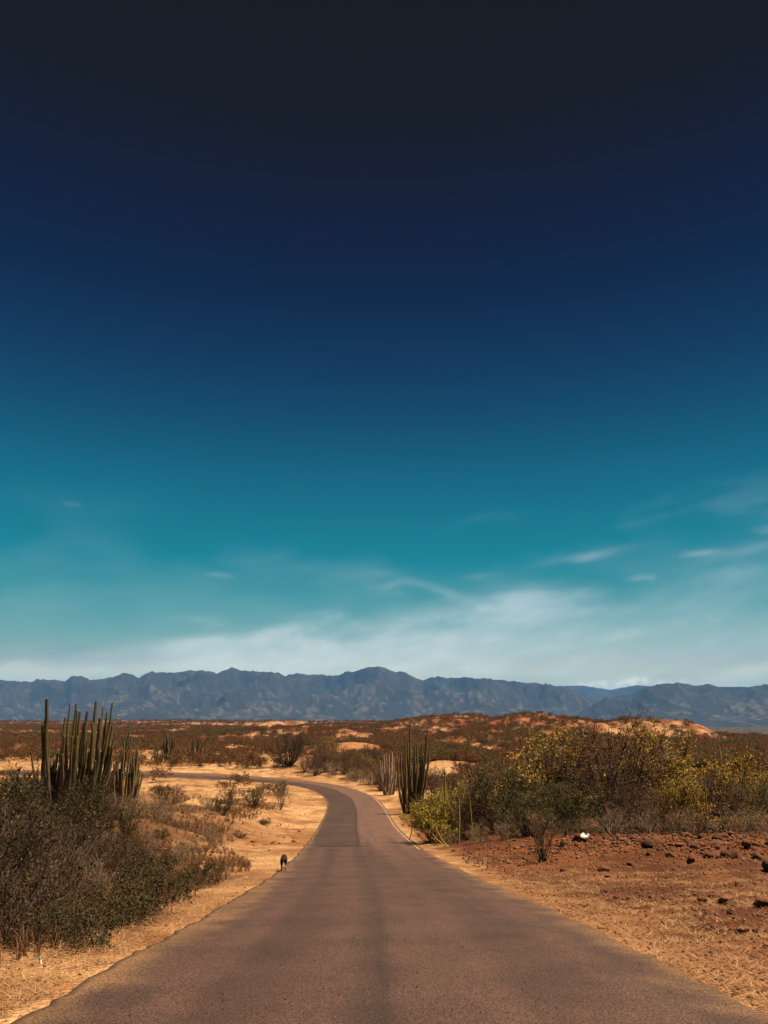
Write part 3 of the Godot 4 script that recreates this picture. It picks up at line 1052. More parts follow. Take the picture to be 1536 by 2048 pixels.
func make_shrubs() -> void:
	for k in 2:
		S["yellow%d" % k] = shrub(101 + k, {h = 3.4, w = 4.4, clumps = 40, clump = 0.72, twigs = 12, leaves = 22, leaf = 0.08, stem = 0.035, leaf_colours = YELLOW, bark = TWIG, bare = 0.2})
		S["olive%d" % k] = shrub(111 + k, {h = 2.6, w = 4.2, clumps = 42, clump = 0.6, twigs = 11, leaves = 22, leaf = 0.065, stem = 0.028, leaf_colours = GREEN, bark = TWIG, bare = 0.15})
		S["brown%d" % k] = shrub(121 + k, {h = 4.6, w = 5.4, clumps = 48, clump = 0.95, twigs = 14, leaves = 11, leaf = 0.07, stem = 0.04, leaf_colours = BROWNISH, bark = TWIG, bare = 0.4})
		S["dark%d" % k] = shrub(131 + k, {h = 1.9, w = 2.8, clumps = 26, clump = 0.46, twigs = 13, leaves = 14, leaf = 0.055, stem = 0.016, leaf_colours = DARK, bark = [Color(0.085, 0.055, 0.04), Color(0.12, 0.08, 0.06), Color(0.06, 0.038, 0.028)], bare = 0.3, low = 1.0})
		S["dry%d" % k] = shrub(141 + k, {h = 1.5, w = 2.4, clumps = 30, clump = 0.45, twigs = 9, leaves = 9, leaf = 0.06, stem = 0.016, leaf_colours = DRY, bark = PALE_TWIG, bare = 0.3, low = 1.0})
		S["twig%d" % k] = shrub(151 + k, {h = 1.3, w = 2.0, clumps = 26, clump = 0.5, twigs = 9, leaves = 0, leaf = 0.05, stem = 0.014, bark = PALE_TWIG, rise = 0.9})
		S["bramble%d" % k] = shrub(165 + k, {h = 1.1, w = 2.2, clumps = 40, clump = 0.36, twigs = 10, leaves = 6, leaf = 0.05, stem = 0.012, leaf_colours = DARK + [Color(0.16, 0.10, 0.06)], bark = [Color(0.05, 0.03, 0.027), Color(0.09, 0.056, 0.048), Color(0.2, 0.135, 0.11)], bare = 0.45, low = 1.0, rise = 0.7})
		S["low%d" % k] = shrub(161 + k, {h = 0.6, w = 1.2, clumps = 34, clump = 0.2, twigs = 8, leaves = 9, leaf = 0.036, stem = 0.007, leaf_colours = [Color(0.075, 0.068, 0.024), Color(0.052, 0.05, 0.018), Color(0.13, 0.095, 0.036)], bark = TWIG, low = 1.2})
		S["scrub%d" % k] = shrub(171 + k, {h = 2.0, w = 2.8, clumps = 18, clump = 0.6, twigs = 8, leaves = 9, leaf = 0.14, stem = 0.03, leaf_colours = BROWNISH, bark = TWIG, bare = 0.1})
		S["green_scrub%d" % k] = shrub(181 + k, {h = 2.4, w = 2.8, clumps = 20, clump = 0.58, twigs = 8, leaves = 10, leaf = 0.13, stem = 0.03, leaf_colours = GREEN, bark = TWIG})
	S.bright = shrub(189, {h = 2.5, w = 4.0, clumps = 44, clump = 0.55, twigs = 11, leaves = 30, leaf = 0.075, stem = 0.024, leaf_colours = [Color(0.46, 0.37, 0.05), Color(0.34, 0.29, 0.04), Color(0.56, 0.42, 0.06)], bark = TWIG, low = 0.9})
	S.bare_tree = shrub(191, {h = 5.2, w = 7.6, clumps = 40, clump = 1.15, twigs = 14, leaves = 2, leaf = 0.1, stem = 0.075, leaf_colours = BROWNISH, bark = [Color(0.075, 0.045, 0.032), Color(0.12, 0.08, 0.06)], bare = 0.5})
	S.roadside = shrub(195, {h = 1.7, w = 1.5, clumps = 26, clump = 0.42, twigs = 8, leaves = 3, leaf = 0.04, stem = 0.016, leaf_colours = DRY, bark = [Color(0.10, 0.065, 0.045), Color(0.15, 0.10, 0.07)], rise = 1.0, bare = 0.3})
	S.slim = shrub(197, {h = 2.8, w = 1.7, clumps = 22, clump = 0.5, twigs = 8, leaves = 5, leaf = 0.06, stem = 0.016, leaf_colours = [Color(0.34, 0.25, 0.11), Color(0.24, 0.19, 0.08)], bark = PALE_TWIG, rise = 1.1, bare = 0.2, low = 0.6})


func plant_right() -> void:
	make_shrubs()
	var tall := "bushes of the thicket on the right"
	plant("thorn_bush", S.bright, 2.72, -46.00, 1.0, "bright yellow-green bush nearest the road at the thicket's left end", "bush", tall)
	plant("thorn_bush", S.bright, 4.88, -48.00, 1.2, "second bright yellow-green bush, behind the straight yellow stalk", "bush", tall, 2.0)
	plant("thorn_bush", S.olive0, 6.30, -46.00, 1.4, "olive bush behind the crossed yellow cactus stalks", "bush", tall)
	plant("thorn_bush", S.yellow1, 9.74, -47.50, 1.72, "tall bush with golden yellow crown left of the bare-branched tree", "bush", tall)
	plant("thorn_tree", S.brown0, 12.14, -44.50, 1.32, "tallest bare-branched brown thorn tree in the middle of the thicket", "tree", tall)
	plant("thorn_bush", S.yellow0, 15.85, -46.50, 1.7, "tall golden bush right of the bare-branched tree", "bush", tall, 2.0)
	plant("thorn_bush", S.yellow1, 15.15, -42.50, 0.86, "low yellow-green bush in front of the tall golden bush", "bush", tall, 4.0)
	plant("thorn_bush", S.brown1, 17.72, -44.00, 0.72, "dark brown bush behind the lone green stalk on the right", "bush", tall)
	plant("thorn_bush", S.yellow0, 22.18, -53.00, 1.35, "yellow bush at the right edge standing behind the dark brown one", "bush", tall, 5.0)
	plant("thorn_bush", S.yellow1, 22.47, -48.00, 1.0, "yellow bush cut off by the right edge of the picture", "bush", tall, 1.0)
	plant("thorn_bush", S.olive1, 7.20, -42.50, 1.0, "dark olive bush at the front below the golden crown", "bush", tall)
	plant("thorn_bush", S.olive0, 9.71, -42.00, 0.95, "grey-green bush just behind the white-painted stone", "bush", tall, 3.0)
	plant("thorn_bush", S.brown1, 4.99, -52.00, 0.7, "brown bush at the back between the tall cactus and the olive bush", "bush", tall, 2.2)
	plant("thorn_bush", S.brown0, 12.29, -41.50, 0.6, "small dark brown bush at the foot of the bare-branched tree", "bush", tall, 2.5)
	plant("thorn_bush", S.olive1, 16.07, -52.00, 1.75, "large olive bush showing behind the bare-branched tree", "bush", tall, 1.2)
	plant("thorn_bush", S.brown0, 7.70, -56.00, 0.85, "brown bush at the very back of the thicket's left half", "bush", tall, 4.2)
	plant("thorn_bush", S.olive0, 8.42, -45.00, 1.05, "olive bush filling the gap left of the bare-branched tree's foot", "bush", tall, 0.3)
	plant("thorn_bush", S.brown1, 11.17, -47.00, 1.0, "brown bush between the golden crown and the bare-branched tree", "bush", tall, 5.5)
	plant("thorn_bush", S.olive1, 17.72, -46.00, 1.15, "olive bush behind the tan shrubs left of the lone green stalk", "bush", tall, 2.9)
	plant("thorn_bush", S.olive0, 19.72, -45.00, 1.0, "olive bush near the right edge behind the dry shrubs", "bush", tall, 1.9)
	plant("thorn_bush", S.brown0, 5.03, -45.50, 0.62, "low brown bush behind the slightly leaning yellow stalk", "bush", tall, 0.8)
	plant("thorn_bush", S.olive1, 3.94, -47.00, 0.8, "olive bush tucked behind the first bright bush", "bush", tall, 3.9)
	plant("thorn_bush", S.olive0, 3.60, -72.00, 0.7, "olive bush hiding the right foot of the tall cactus by the bend", "bush", tall, 1.7)
	plant("thorn_bush", S.brown1, 2.37, -90.00, 0.45, "small brown bush at the left foot of the tall cactus by the bend", "bush", tall, 0.2)
	var low := "dry shrubs along the front of the thicket"
	plant("dry_shrub", S.dry0, 14.86, -40.20, 1.0, "tan dry-leaved shrub below the lone green stalk", "shrub", low)
	plant("dry_shrub", S.dry1, 16.67, -40.00, 1.0, "pinkish tan dry shrub near the right edge of the picture", "shrub", low)
	plant("dry_shrub", S.dry0, 18.09, -39.50, 0.9, "dry shrub cut off by the right edge above the rubble", "shrub", low, 2.0)
	plant("dry_shrub", S.dry1, 4.76, -42.00, 0.72, "low tan shrub at the foot of the crossed yellow stalks", "shrub", low)
	plant("dry_shrub", S.dry0, 5.85, -41.00, 0.6, "small tan shrub above the red soil left of the roadside shrub", "shrub", low, 1.0)
	plant("bare_shrub", S.twig0, 10.67, -39.60, 0.95, "leafless grey shrub behind the rubble right of the white stone", "shrub", low)
	plant("bare_shrub", S.twig1, 12.48, -39.80, 0.9, "leafless grey shrub in the middle of the thicket's foot", "shrub", low)
	plant("bare_shrub", S.twig0, 8.49, -39.80, 0.7, "leafless low shrub just left of the white-painted stone", "shrub", low, 3.0)
	plant("bare_shrub", S.twig1, 3.48, -43.00, 0.6, "leafless twigs under the bright yellow-green bush", "shrub", low, 2.0)
	plant("bare_shrub", S.twig1, 6.24, -42.00, 0.85, "leafless grey shrub left of the grey-green bush behind the white stone", "shrub", low, 5.0)
	plant("bare_shrub", S.twig0, 14.29, -40.60, 0.85, "leafless shrub between two tan dry shrubs on the right", "shrub", low, 1.4)
	plant("bare_shrub", S.twig1, 17.94, -41.00, 1.0, "leafless shrub behind the pinkish tan one near the right edge", "shrub", low, 0.4)
	plant("dry_shrub", S.dry1, 11.78, -40.60, 0.75, "low tan shrub between the two leafless grey ones", "shrub", low, 4.4)
	plant("dry_shrub", S.dry0, 7.66, -41.00, 0.8, "tan shrub right behind the thin upright roadside shrub", "shrub", low, 3.3)
	plant("dry_shrub", S.dry1, 9.81, -40.40, 0.6, "small tan shrub right behind the white-painted stone", "shrub", low, 0.9)
	plant("bare_shrub", S.roadside, 5.39, -29.00, 1.0, "thin upright shrub standing alone on the gravel right of the road", "shrub")
	# tall cacti beside the bend; x positions and heights of the tips in metres from the foot
	var px := 0.0111
	var list := []
	for s in [[395, 415, 110, 15], [385, 373, 220, 13], [470, 555, 165, 13], [465, 548, 235, 11], [480, 595, 265, 9], [475, 580, 310, 11], [440, 467, 275, 12], [450, 510, 285, 13], [400, 400, 285, 13], [370, 340, 360, 14], [360, 314, 435, 13], [420, 450, 310, 13], [450, 520, 370, 16], [455, 537, 375, 14], [430, 440, 420, 14], [370, 355, 430, 13], [405, 425, 470, 15], [430, 480, 400, 14]]:
		list.append([(s[0] - 420) * px, (s[1] - 420) * px, (845 - s[2]) * px, s[3] * px * 0.76, 0.1])
	cactus("columnar_cactus", 2.52, -77.00, list, "tall many-armed olive cactus standing right of the road bend", 201, Color(0.19, 0.14, 0.038))
	list = cactus_fan(22, 2.2, 6.0, 0.09, 203, 1.4, 0.4)
	cactus("dead_cactus", 0.43, -103.00, list, "pale dried-out cactus beside the road, left of the tall olive one", 204, Color(0.45, 0.30, 0.22), Color(0.55, 0.40, 0.31))
	# single stalks that stand in the thicket
	var stalk := func(at: Vector2, lean: float, tall_by: float, r: float, label: String) -> void:
		cactus("cactus_stalk", at.x, at.y, [[0.0, lean, tall_by, r * 0.72, 0.0]], label, int(at.x * 50), Color(0.5, 0.36, 0.07), CORK, 0.05).set_meta("group", "single stalks in the thicket")
	stalk.call(Vector2(1.42, -50.00), 0.22, 1.05, 0.05, "short yellow stalk at the road verge left of the bright bush")
	stalk.call(Vector2(3.36, -42.20), -0.8, 1.15, 0.05, "right one of two crossed yellow stalks leaning left")
	stalk.call(Vector2(3.40, -41.80), -1.0, 0.72, 0.045, "left one of two crossed yellow stalks, leaning lowest")
	stalk.call(Vector2(3.44, -47.00), 0.0, 3.9, 0.075, "thin olive stalk rising above the bright yellow-green bush")
	stalk.call(Vector2(3.81, -43.00), 0.05, 2.3, 0.06, "straight yellow stalk right of the bright yellow-green bush")
	stalk.call(Vector2(4.65, -42.60), -0.25, 2.3, 0.055, "slightly leaning yellow stalk in front of the olive bush")
	stalk.call(Vector2(15.46, -40.40), 0.1, 3.3, 0.05, "lone thin green stalk among the dry shrubs on the right")
	stalk.call(Vector2(48.99, -120.00), 0.0, 6.8, 0.13, "dark thin column far behind the bushes at the right edge")
	stalk.call(Vector2(48.68, -121.00), -0.1, 4.6, 0.14, "shorter dark column beside the thin column at the right edge")


func plant_left() -> void:
	var px := 0.00985
	var list := []
	# foot x, tip x, tip y and half width, measured on the clump
	for s in [[370, 327, 150, 20, 0.12], [365, 300, 330, 14, 0.5], [400, 395, 275, 13, 0.2], [410, 408, 335, 15, 0.25], [470, 466, 178, 10, 0.2], [480, 494, 180, 11, 0.2], [475, 520, 225, 11, 0.3], [520, 550, 232, 14, 0.2], [560, 580, 232, 19, 0.15], [585, 603, 162, 19, 0.12], [600, 642, 200, 12, 0.3], [620, 655, 310, 16, 0.3], [640, 705, 238, 12, 0.25], [650, 716, 278, 22, 0.15], [660, 740, 170, 12, 0.25], [665, 745, 335, 16, 0.3], [390, 290, 410, 13, 0.9], [380, 248, 545, 12, 0.95], [430, 450, 400, 17, 0.6], [450, 470, 520, 17, 0.95], [510, 525, 560, 20, 0.98], [640, 775, 385, 9, 0.8], [670, 795, 470, 14, 0.8], [660, 820, 500, 14, 0.85], [560, 530, 310, 18, 0.2], [540, 500, 330, 15, 0.3], [440, 380, 420, 16, 0.4], [600, 690, 400, 17, 0.4], [575, 625, 420, 17, 0.5], [500, 480, 480, 16, 0.7], [680, 735, 420, 15, 0.5], [350, 265, 470, 10, 0.9], [420, 345, 480, 15, 0.6], [400, 372, 520, 15, 0.8], [430, 425, 560, 16, 0.8], [460, 440, 450, 14, 0.5], [390, 312, 560, 15, 0.95], [360, 282, 600, 13, 0.97], [610, 660, 520, 15, 0.7], [640, 700, 560, 14, 0.9], [690, 760, 560, 13, 0.9], [580, 590, 480, 15, 0.6], [545, 560, 400, 15, 0.3], [500, 515, 400, 13, 0.4], [340, 240, 640, 11, 0.98]]:
		list.append([(s[0] - 530) * px, (s[1] - 530) * px, (905 - s[2]) * px, s[3] * px, s[4]])
	rng.seed = 209
	for k in 22:
		var foot := rng.randf_range(-1.9, 1.7)
		list.append([foot, foot * 1.35 + rng.randfn() * 0.25, rng.randf_range(2.2, 5.6), rng.randf_range(0.06, 0.13), rng.randf_range(0.2, 0.95)])
	for s in list:
		s[3] *= 0.86
	cactus("columnar_cactus", -21.18, -57.00, list, "big cactus clump of tall olive columns on the left against the mountains", 211, Color(0.125, 0.10, 0.026), Color(0.17, 0.115, 0.078), 1.1)
	list = cactus_fan(40, 2.3, 5.5, 0.095, 213, 0.55, 0.5)
	cactus("columnar_cactus", -19.95, -64.00, list, "dense shorter cactus clump just right of the big left one", 214, Color(0.17, 0.13, 0.05), Color(0.26, 0.18, 0.11), 0.9)
	list = cactus_fan(9, 3.0, 5.6, 0.2, 215, 0.2, 0.4)
	cactus("columnar_cactus", -43.27, -165.00, list, "small dark cactus beyond the far stretch of road, left of its pair", 216, Color(0.10, 0.085, 0.03))
	list = cactus_fan(12, 5.0, 5.2, 0.18, 217, 0.2, 0.3)
	cactus("columnar_cactus", -39.24, -170.00, list, "spreading small cactus beyond the far road, right of its pair", 218, Color(0.13, 0.11, 0.035))
	list = cactus_fan(8, 3.2, 4.6, 0.16, 219, 0.3, 0.35)
	cactus("columnar_cactus", -43.03, -158.00, list, "low broken cactus nearest to the far stretch of road on the left", 220, Color(0.14, 0.11, 0.05))
	list = cactus_fan(6, 2.2, 6.4, 0.19, 221, 0.2, 0.4)
	cactus("columnar_cactus", -59.47, -190.00, list, "dark far cactus just showing behind the dense left clump", 222, Color(0.085, 0.08, 0.03))
	var g := "dark shrubs on the left bank"
	for p in [[-16.08, -37.00, 0.95, "dark0", "topmost dark olive shrub at the far left, level with the cactus feet"], [-15.28, -40.00, 0.85, "dark1", "dark olive shrub right in front of the big left cactus"], [-13.05, -39.00, 0.75, "dark0", "dark shrub between the big cactus and the dense clump's feet"], [-12.29, -30.00, 1.15, "dark1", "broad olive shrub below the left columns of the big cactus"], [-10.98, -31.00, 1.0, "dark0", "olive shrub in the middle of the left bank below the big cactus"], [-11.16, -25.00, 1.1, "dark0", "dark shrub cut by the left edge, above the brambles"], [-14.71, -31.00, 1.3, "dark1", "large dark shrub mostly outside the left edge, level with the bank's top"], [-9.28, -29.50, 0.8, "dark0", "rightmost dark shrub on the upper left bank"], [-9.24, -23.50, 0.95, "dark1", "dark shrub halfway down the left bank among pale twigs"], [-10.14, -21.00, 1.0, "dark1", "dark shrub mostly outside the left edge, halfway down the bank"]]:
		plant("dark_shrub", S[p[3]], p[0], p[1], p[2], p[4], "shrub", g, -1.0, 0.75 + 0.55 * absf(sin(p[0] * 5.0)))
	for p in [[-8.50, -24.50, 0.85, "bramble0", "purple-brown bramble in the middle of the left bank"], [-7.83, -18.00, 1.2, "bramble1", "dark bramble at the left edge halfway down the bank"], [-6.98, -18.50, 1.05, "bramble0", "dark bramble low on the left bank above the green verge shrubs"], [-5.98, -14.60, 0.95, "bramble1", "bramble in the lower left corner of the bank"], [-6.46, -14.00, 1.1, "bramble0", "bramble cut by the left edge near the bottom of the bank"], [-5.44, -15.20, 0.6, "bramble1", "small bramble just above the spreading green verge shrub"], [-6.61, -20.50, 0.75, "bramble0", "bramble above the olive green verge shrub"], [-7.10, -24.00, 0.7, "bramble1", "rightmost bramble on the left bank"], [-5.02, -11.60, 0.8, "bramble1", "lowest bramble at the left edge, above the bottle"], [-5.03, -12.60, 0.75, "bramble0", "small bramble up the bank from the bottle"], [-7.55, -16.50, 0.85, "dark1", "dark leafy bramble cut by the left edge"]]:
		plant("bramble", S[p[3]], p[0], p[1], p[2], p[4], "bramble", "brambles on the left bank", -1.0, 0.7 + 0.8 * absf(sin(p[0] * 7.0)))
	var low := "low green shrubs by the left road edge"
	plant("low_shrub", S.low0, -4.75, -22.00, 0.95, "low dark green shrub nearest the dog on the left verge", "shrub", low)
	plant("low_shrub", S.low1, -4.65, -19.80, 0.8, "low green shrub just left of the one nearest the dog", "shrub", low)
	plant("low_shrub", S.low0, -4.30, -16.60, 1.1, "olive green shrub on the left verge halfway along the dark bank", "shrub", low, 2.0)
	plant("low_shrub", S.low1, -3.99, -13.40, 1.1, "spreading green shrub at the foot of the dark left bank", "shrub", low)
	plant("low_shrub", S.low0, -4.08, -14.60, 0.8, "small green shrub between two larger ones on the left verge", "shrub", low, 4.0)
	plant("low_shrub", S.low0, -4.31, -11.00, 0.8, "low green shrub at the foot of the bank directly behind the bottle", "shrub", low, 5.0)
	plant("low_shrub", S.low1, -4.06, -12.40, 0.9, "low green shrub left of the spreading one at the bank's foot", "shrub", low, 2.6)
	plant("low_shrub", S.low0, -5.27, -18.20, 1.2, "dark green shrub a little up the bank above the olive one", "shrub", low, 1.6)
	plant("low_shrub", S.low1, -6.29, -23.50, 1.2, "dark green shrub up the bank behind those nearest the dog", "shrub", low, 0.6)
	plant("low_shrub", S.low1, -4.77, -24.50, 0.6, "last small green shrub of the left verge before the dog", "shrub", low, 3.6)
	plant("low_shrub", S.low1, -3.65, -10.70, 0.85, "small green shrub nearest the camera by the left road edge", "shrub", low, 1.0)
	plant("low_shrub", S.low0, -4.25, -11.60, 0.8, "small green shrub above the blue bottle on the left", "shrub", low, 3.0)
	var dry := "dry shrubs on the left slope"
	plant("thorn_bush", S.yellow1, -11.10, -28.00, 0.3, "small yellow-leaved bush in the middle of the dark left bank", "bush", dry)
	plant("dry_shrub", S.dry0, -7.88, -21.50, 0.6, "tan dry shrub breaking the dark left bank halfway down", "shrub", dry, 2.0)
	plant("dry_shrub", S.dry1, -6.84, -16.20, 0.55, "tan dry shrub low on the dark bank near the left edge", "shrub", dry, 1.0)
	plant("dry_shrub", S.dry0, -12.71, -42.00, 0.85, "reddish dry shrub below the dense left cactus clump", "shrub", dry)
	plant("dry_shrub", S.dry1, -12.72, -46.00, 0.8, "dry brown shrub on the slope right of the dense cactus clump", "shrub", dry)
	plant("bare_shrub", S.twig0, -15.30, -46.00, 1.1, "pale leafless branches at the foot of the big left cactus", "shrub", dry)
	plant("bare_shrub", S.twig1, -10.72, -33.00, 0.8, "pale leafless twigs in the middle of the left bank", "shrub", dry)
	plant("bare_shrub", S.twig0, -10.21, -26.50, 0.8, "pale leafless twigs among the dark shrubs at far left", "shrub", dry, 1.0)
	plant("bare_shrub", S.twig1, -6.05, -18.00, 0.5, "small grey leafless shrub low on the left bank", "shrub", dry, 2.0)
	plant("dark_shrub", S.dark0, -17.57, -66.00, 1.0, "dark brown-green shrub on the slope below the far road", "shrub", dry)
	plant("bare_shrub", S.brown1, -20.96, -84.00, 0.52, "dark leafless shrub with a forked stump below the far road", "shrub", dry)
	plant("bare_shrub", S.twig1, -25.92, -88.00, 1.3, "pale forked bare branches near the left end of the far road", "shrub", dry)
	plant("green_shrub", S.dark0, -13.94, -76.00, 1.05, "dark green shrub left of centre inside the road bend", "shrub", "shrubs inside the bend", -1.0, 0.8)
	plant("green_shrub", S.olive0, -11.59, -74.00, 0.72, "wide green shrub inside the road bend, right of the dark one", "shrub", "shrubs inside the bend")
	plant("green_shrub", S.dark1, -10.98, -57.00, 0.62, "narrow green shrub standing alone on the stony slope", "shrub", "shrubs inside the bend", -1.0, 1.35)
	plant("dry_shrub", S.dry1, -12.39, -60.00, 0.7, "brown dry shrub beside the narrow green shrub", "shrub", "shrubs inside the bend")
	rng.seed = 231
	for k in 26:
		var d := rng.randf_range(27.0, 66.0)
		var x := -rng.randf_range(5.5 + 0.04 * d, 0.30 * d)
		if road_distance(x, -d) > 5.6:
			plant("slope_shrub", S[["dry0", "dry1", "bramble0", "low0", "twig1"][k % 5]], x, -d, rng.randf_range(0.25, 0.55) * (1.6 if k % 5 == 3 else 1.0), "small dry or dark shrub scattered on the stony slope inside the bend", "shrub", "small shrubs on the stony slope", rng.randf() * TAU)
	plant("slim_tree", S.slim, -10.08, -82.00, 1.05, "slim straw-coloured sapling on the inside of the road bend", "sapling")


func plant_middle() -> void:
	var g := "bushes along the outside of the bend"
	plant("bare_tree", S.bare_tree, -17.00, -148.00, 1.2, "dark bare spreading tree beyond the far road", "tree", g)
	plant("thorn_bush", S.brown0, -11.06, -143.00, 1.0, "rust-brown bush right of the dark bare tree", "bush", g)
	plant("thorn_bush", S.yellow0, -10.25, -150.00, 1.5, "yellow-green bush rising behind the rust-brown bush", "bush", g)
	plant("thorn_bush", S.brown1, -6.30, -134.00, 0.95, "brown bush at the outside of the bend, left of the pale dead cactus", "bush", g)
	plant("thorn_bush", S.yellow1, -3.21, -130.00, 1.1, "yellowish bush just left of the pale dead cactus", "bush", g)
	plant("thorn_bush", S.brown0, -1.15, -120.00, 0.75, "brown bush directly beside the pale dead cactus", "bush", g, 2.0)
	plant("thorn_bush", S.brown1, 5.61, -92.00, 0.85, "reddish brown bush right behind the tall olive cactus", "bush", g, 1.0)
	plant("thorn_bush", S.brown0, 2.27, -118.00, 0.9, "brown bush filling the gap between the two roadside cacti", "bush", g, 4.0)
	plant("thorn_bush", S.brown1, -13.07, -137.00, 0.62, "low brown bush at the foot of the dark bare tree", "bush", g, 5.0)
	plant("thorn_bush", S.dry0, -7.96, -132.00, 1.6, "pale dry bush at the roadside below the rust-brown bush", "bush", g)
	plant("thorn_bush", S.dry1, -4.33, -124.00, 1.5, "pale dry bush at the roadside below the yellowish bush", "bush", g)
	plant("thorn_bush", S.brown0, -10.91, -133.00, 0.7, "low rust-brown bush at the roadside right of the dark bare tree", "bush", g, 0.7)
	plant("thorn_bush", S.yellow1, -5.33, -140.00, 1.0, "golden bush behind the roadside brown bushes of the bend", "bush", g, 2.7)
	plant("thorn_bush", S.brown1, -9.85, -158.00, 1.1, "tall brown bush furthest back in the hedge along the bend", "bush", g, 3.7)
	plant("thorn_bush", S.brown0, -2.45, -145.00, 1.0, "brown bush behind the yellowish one near the pale dead cactus", "bush", g, 1.1)
	plant("thorn_bush", S.olive1, -7.75, -138.00, 1.1, "olive bush in the middle of the hedge along the bend", "bush", g, 5.1)
	plant("thorn_bush", S.brown1, 4.36, -104.00, 0.8, "brown bush just right behind the tall olive cactus's foot", "bush", g, 4.1)
	plant("thorn_bush", S.brown0, 6.62, -84.00, 0.75, "brown bush on the open ground right of the tall olive cactus", "bush", g, 2.1)
	plant("thorn_bush", S.brown1, -0.40, -110.00, 0.6, "rust-brown bush behind the left side of the pale dead cactus", "bush", g, 0.9)
	plant("thorn_bush", S.brown0, 1.32, -110.00, 0.7, "rust-brown bush just right of the pale dead cactus", "bush", g, 3.1)
	plant("thorn_bush", S.dry1, -2.36, -119.00, 1.4, "pale dry bush at the verge left of the pale dead cactus", "bush", g, 4.9)
	plant("thorn_bush", S.brown0, -4.09, -128.00, 0.9, "dark rust bush at the verge in the middle of the bend's hedge", "bush", g, 0.1)
	plant("thorn_bush", S.brown1, -9.76, -137.00, 0.8, "dark rust bush at the verge near the dark bare tree", "bush", g, 2.4)
	# scrub of the plain: the nearest bushes one by one, the rest as a mass
	rng.seed = 301
	var near := 0
	var kinds := ["scrub0", "scrub1", "scrub0", "scrub1", "green_scrub0", "green_scrub1"]
	var far_brown := []
	var far_green := []
	var tints := []
	for k in 85000:
		var d := exp(rng.randf_range(log(100.0), log(1900.0)))
		var t := rng.randf_range(-0.62, 0.62)
		var x := t * d
		var z := -d
		if d < 175.0 and road_distance(x, z) < 7.5:
			continue
		var a := stain.get_noise_2d(x, z)
		var b := lumps.get_noise_2d(x * 0.5, z * 0.5)
		var wish := smoothstep(-0.12, 0.2, b - a * 0.7 + 0.05)
		# sandy flats on the left stay open
		if x < -8.0 and d < 270.0:
			wish *= (0.05 if d < 130.0 else 0.15) if d < 230.0 else 0.35
		elif d < 170.0 and x < 10.0:
			wish *= 0.4
		for h in HILLS:
			if h[4] > 6.0 and h[6] < 0.9 and d < 700.0 and Vector2((x - h[0]) / h[2], (z - h[1]) / h[3]).length() < 1.1:
				wish = maxf(wish, 0.45)
			if h[6] >= 0.9 and h[4] > 3.0 and Vector2((x - h[0]) / h[2], (z - h[1]) / h[3]).length() < 1.5:
				wish *= 0.1
		if rng.randf() > wish * 0.75:
			continue
		var size := rng.randf_range(0.5, 1.25)
		var dark := rng.randf() < 0.08 + 0.3 * smoothstep(0.0, 0.3, lumps.get_noise_2d(x * 0.2, z * 0.2))
		if d < 260.0 and near < 150:
			near += 1
			var o := plant("scrub_bush", S[kinds[(4 if dark else 0) + near % 2]], x, z, size, "brown or olive scrub bush scattered over the plain behind the road", "bush", "scrub of the near plain")
			continue
		var basis := Basis(Vector3.UP, rng.randf() * TAU).scaled(Vector3(1.15, rng.randf_range(0.65, 1.0), 1.15) * size * (1.0 + d / 2200.0))
		(far_green if dark else far_brown).append(Transform3D(basis, on_ground(x, z, 0.05)))
	many("distant_scrub", S.scrub1[1], far_brown, [], "brown thorn scrub covering the plain as far as the ridges", "scrub")
	many("distant_greenery", S.green_scrub1[1], far_green, [], "dark green bushes dotted through the brown scrub of the plain", "scrub")


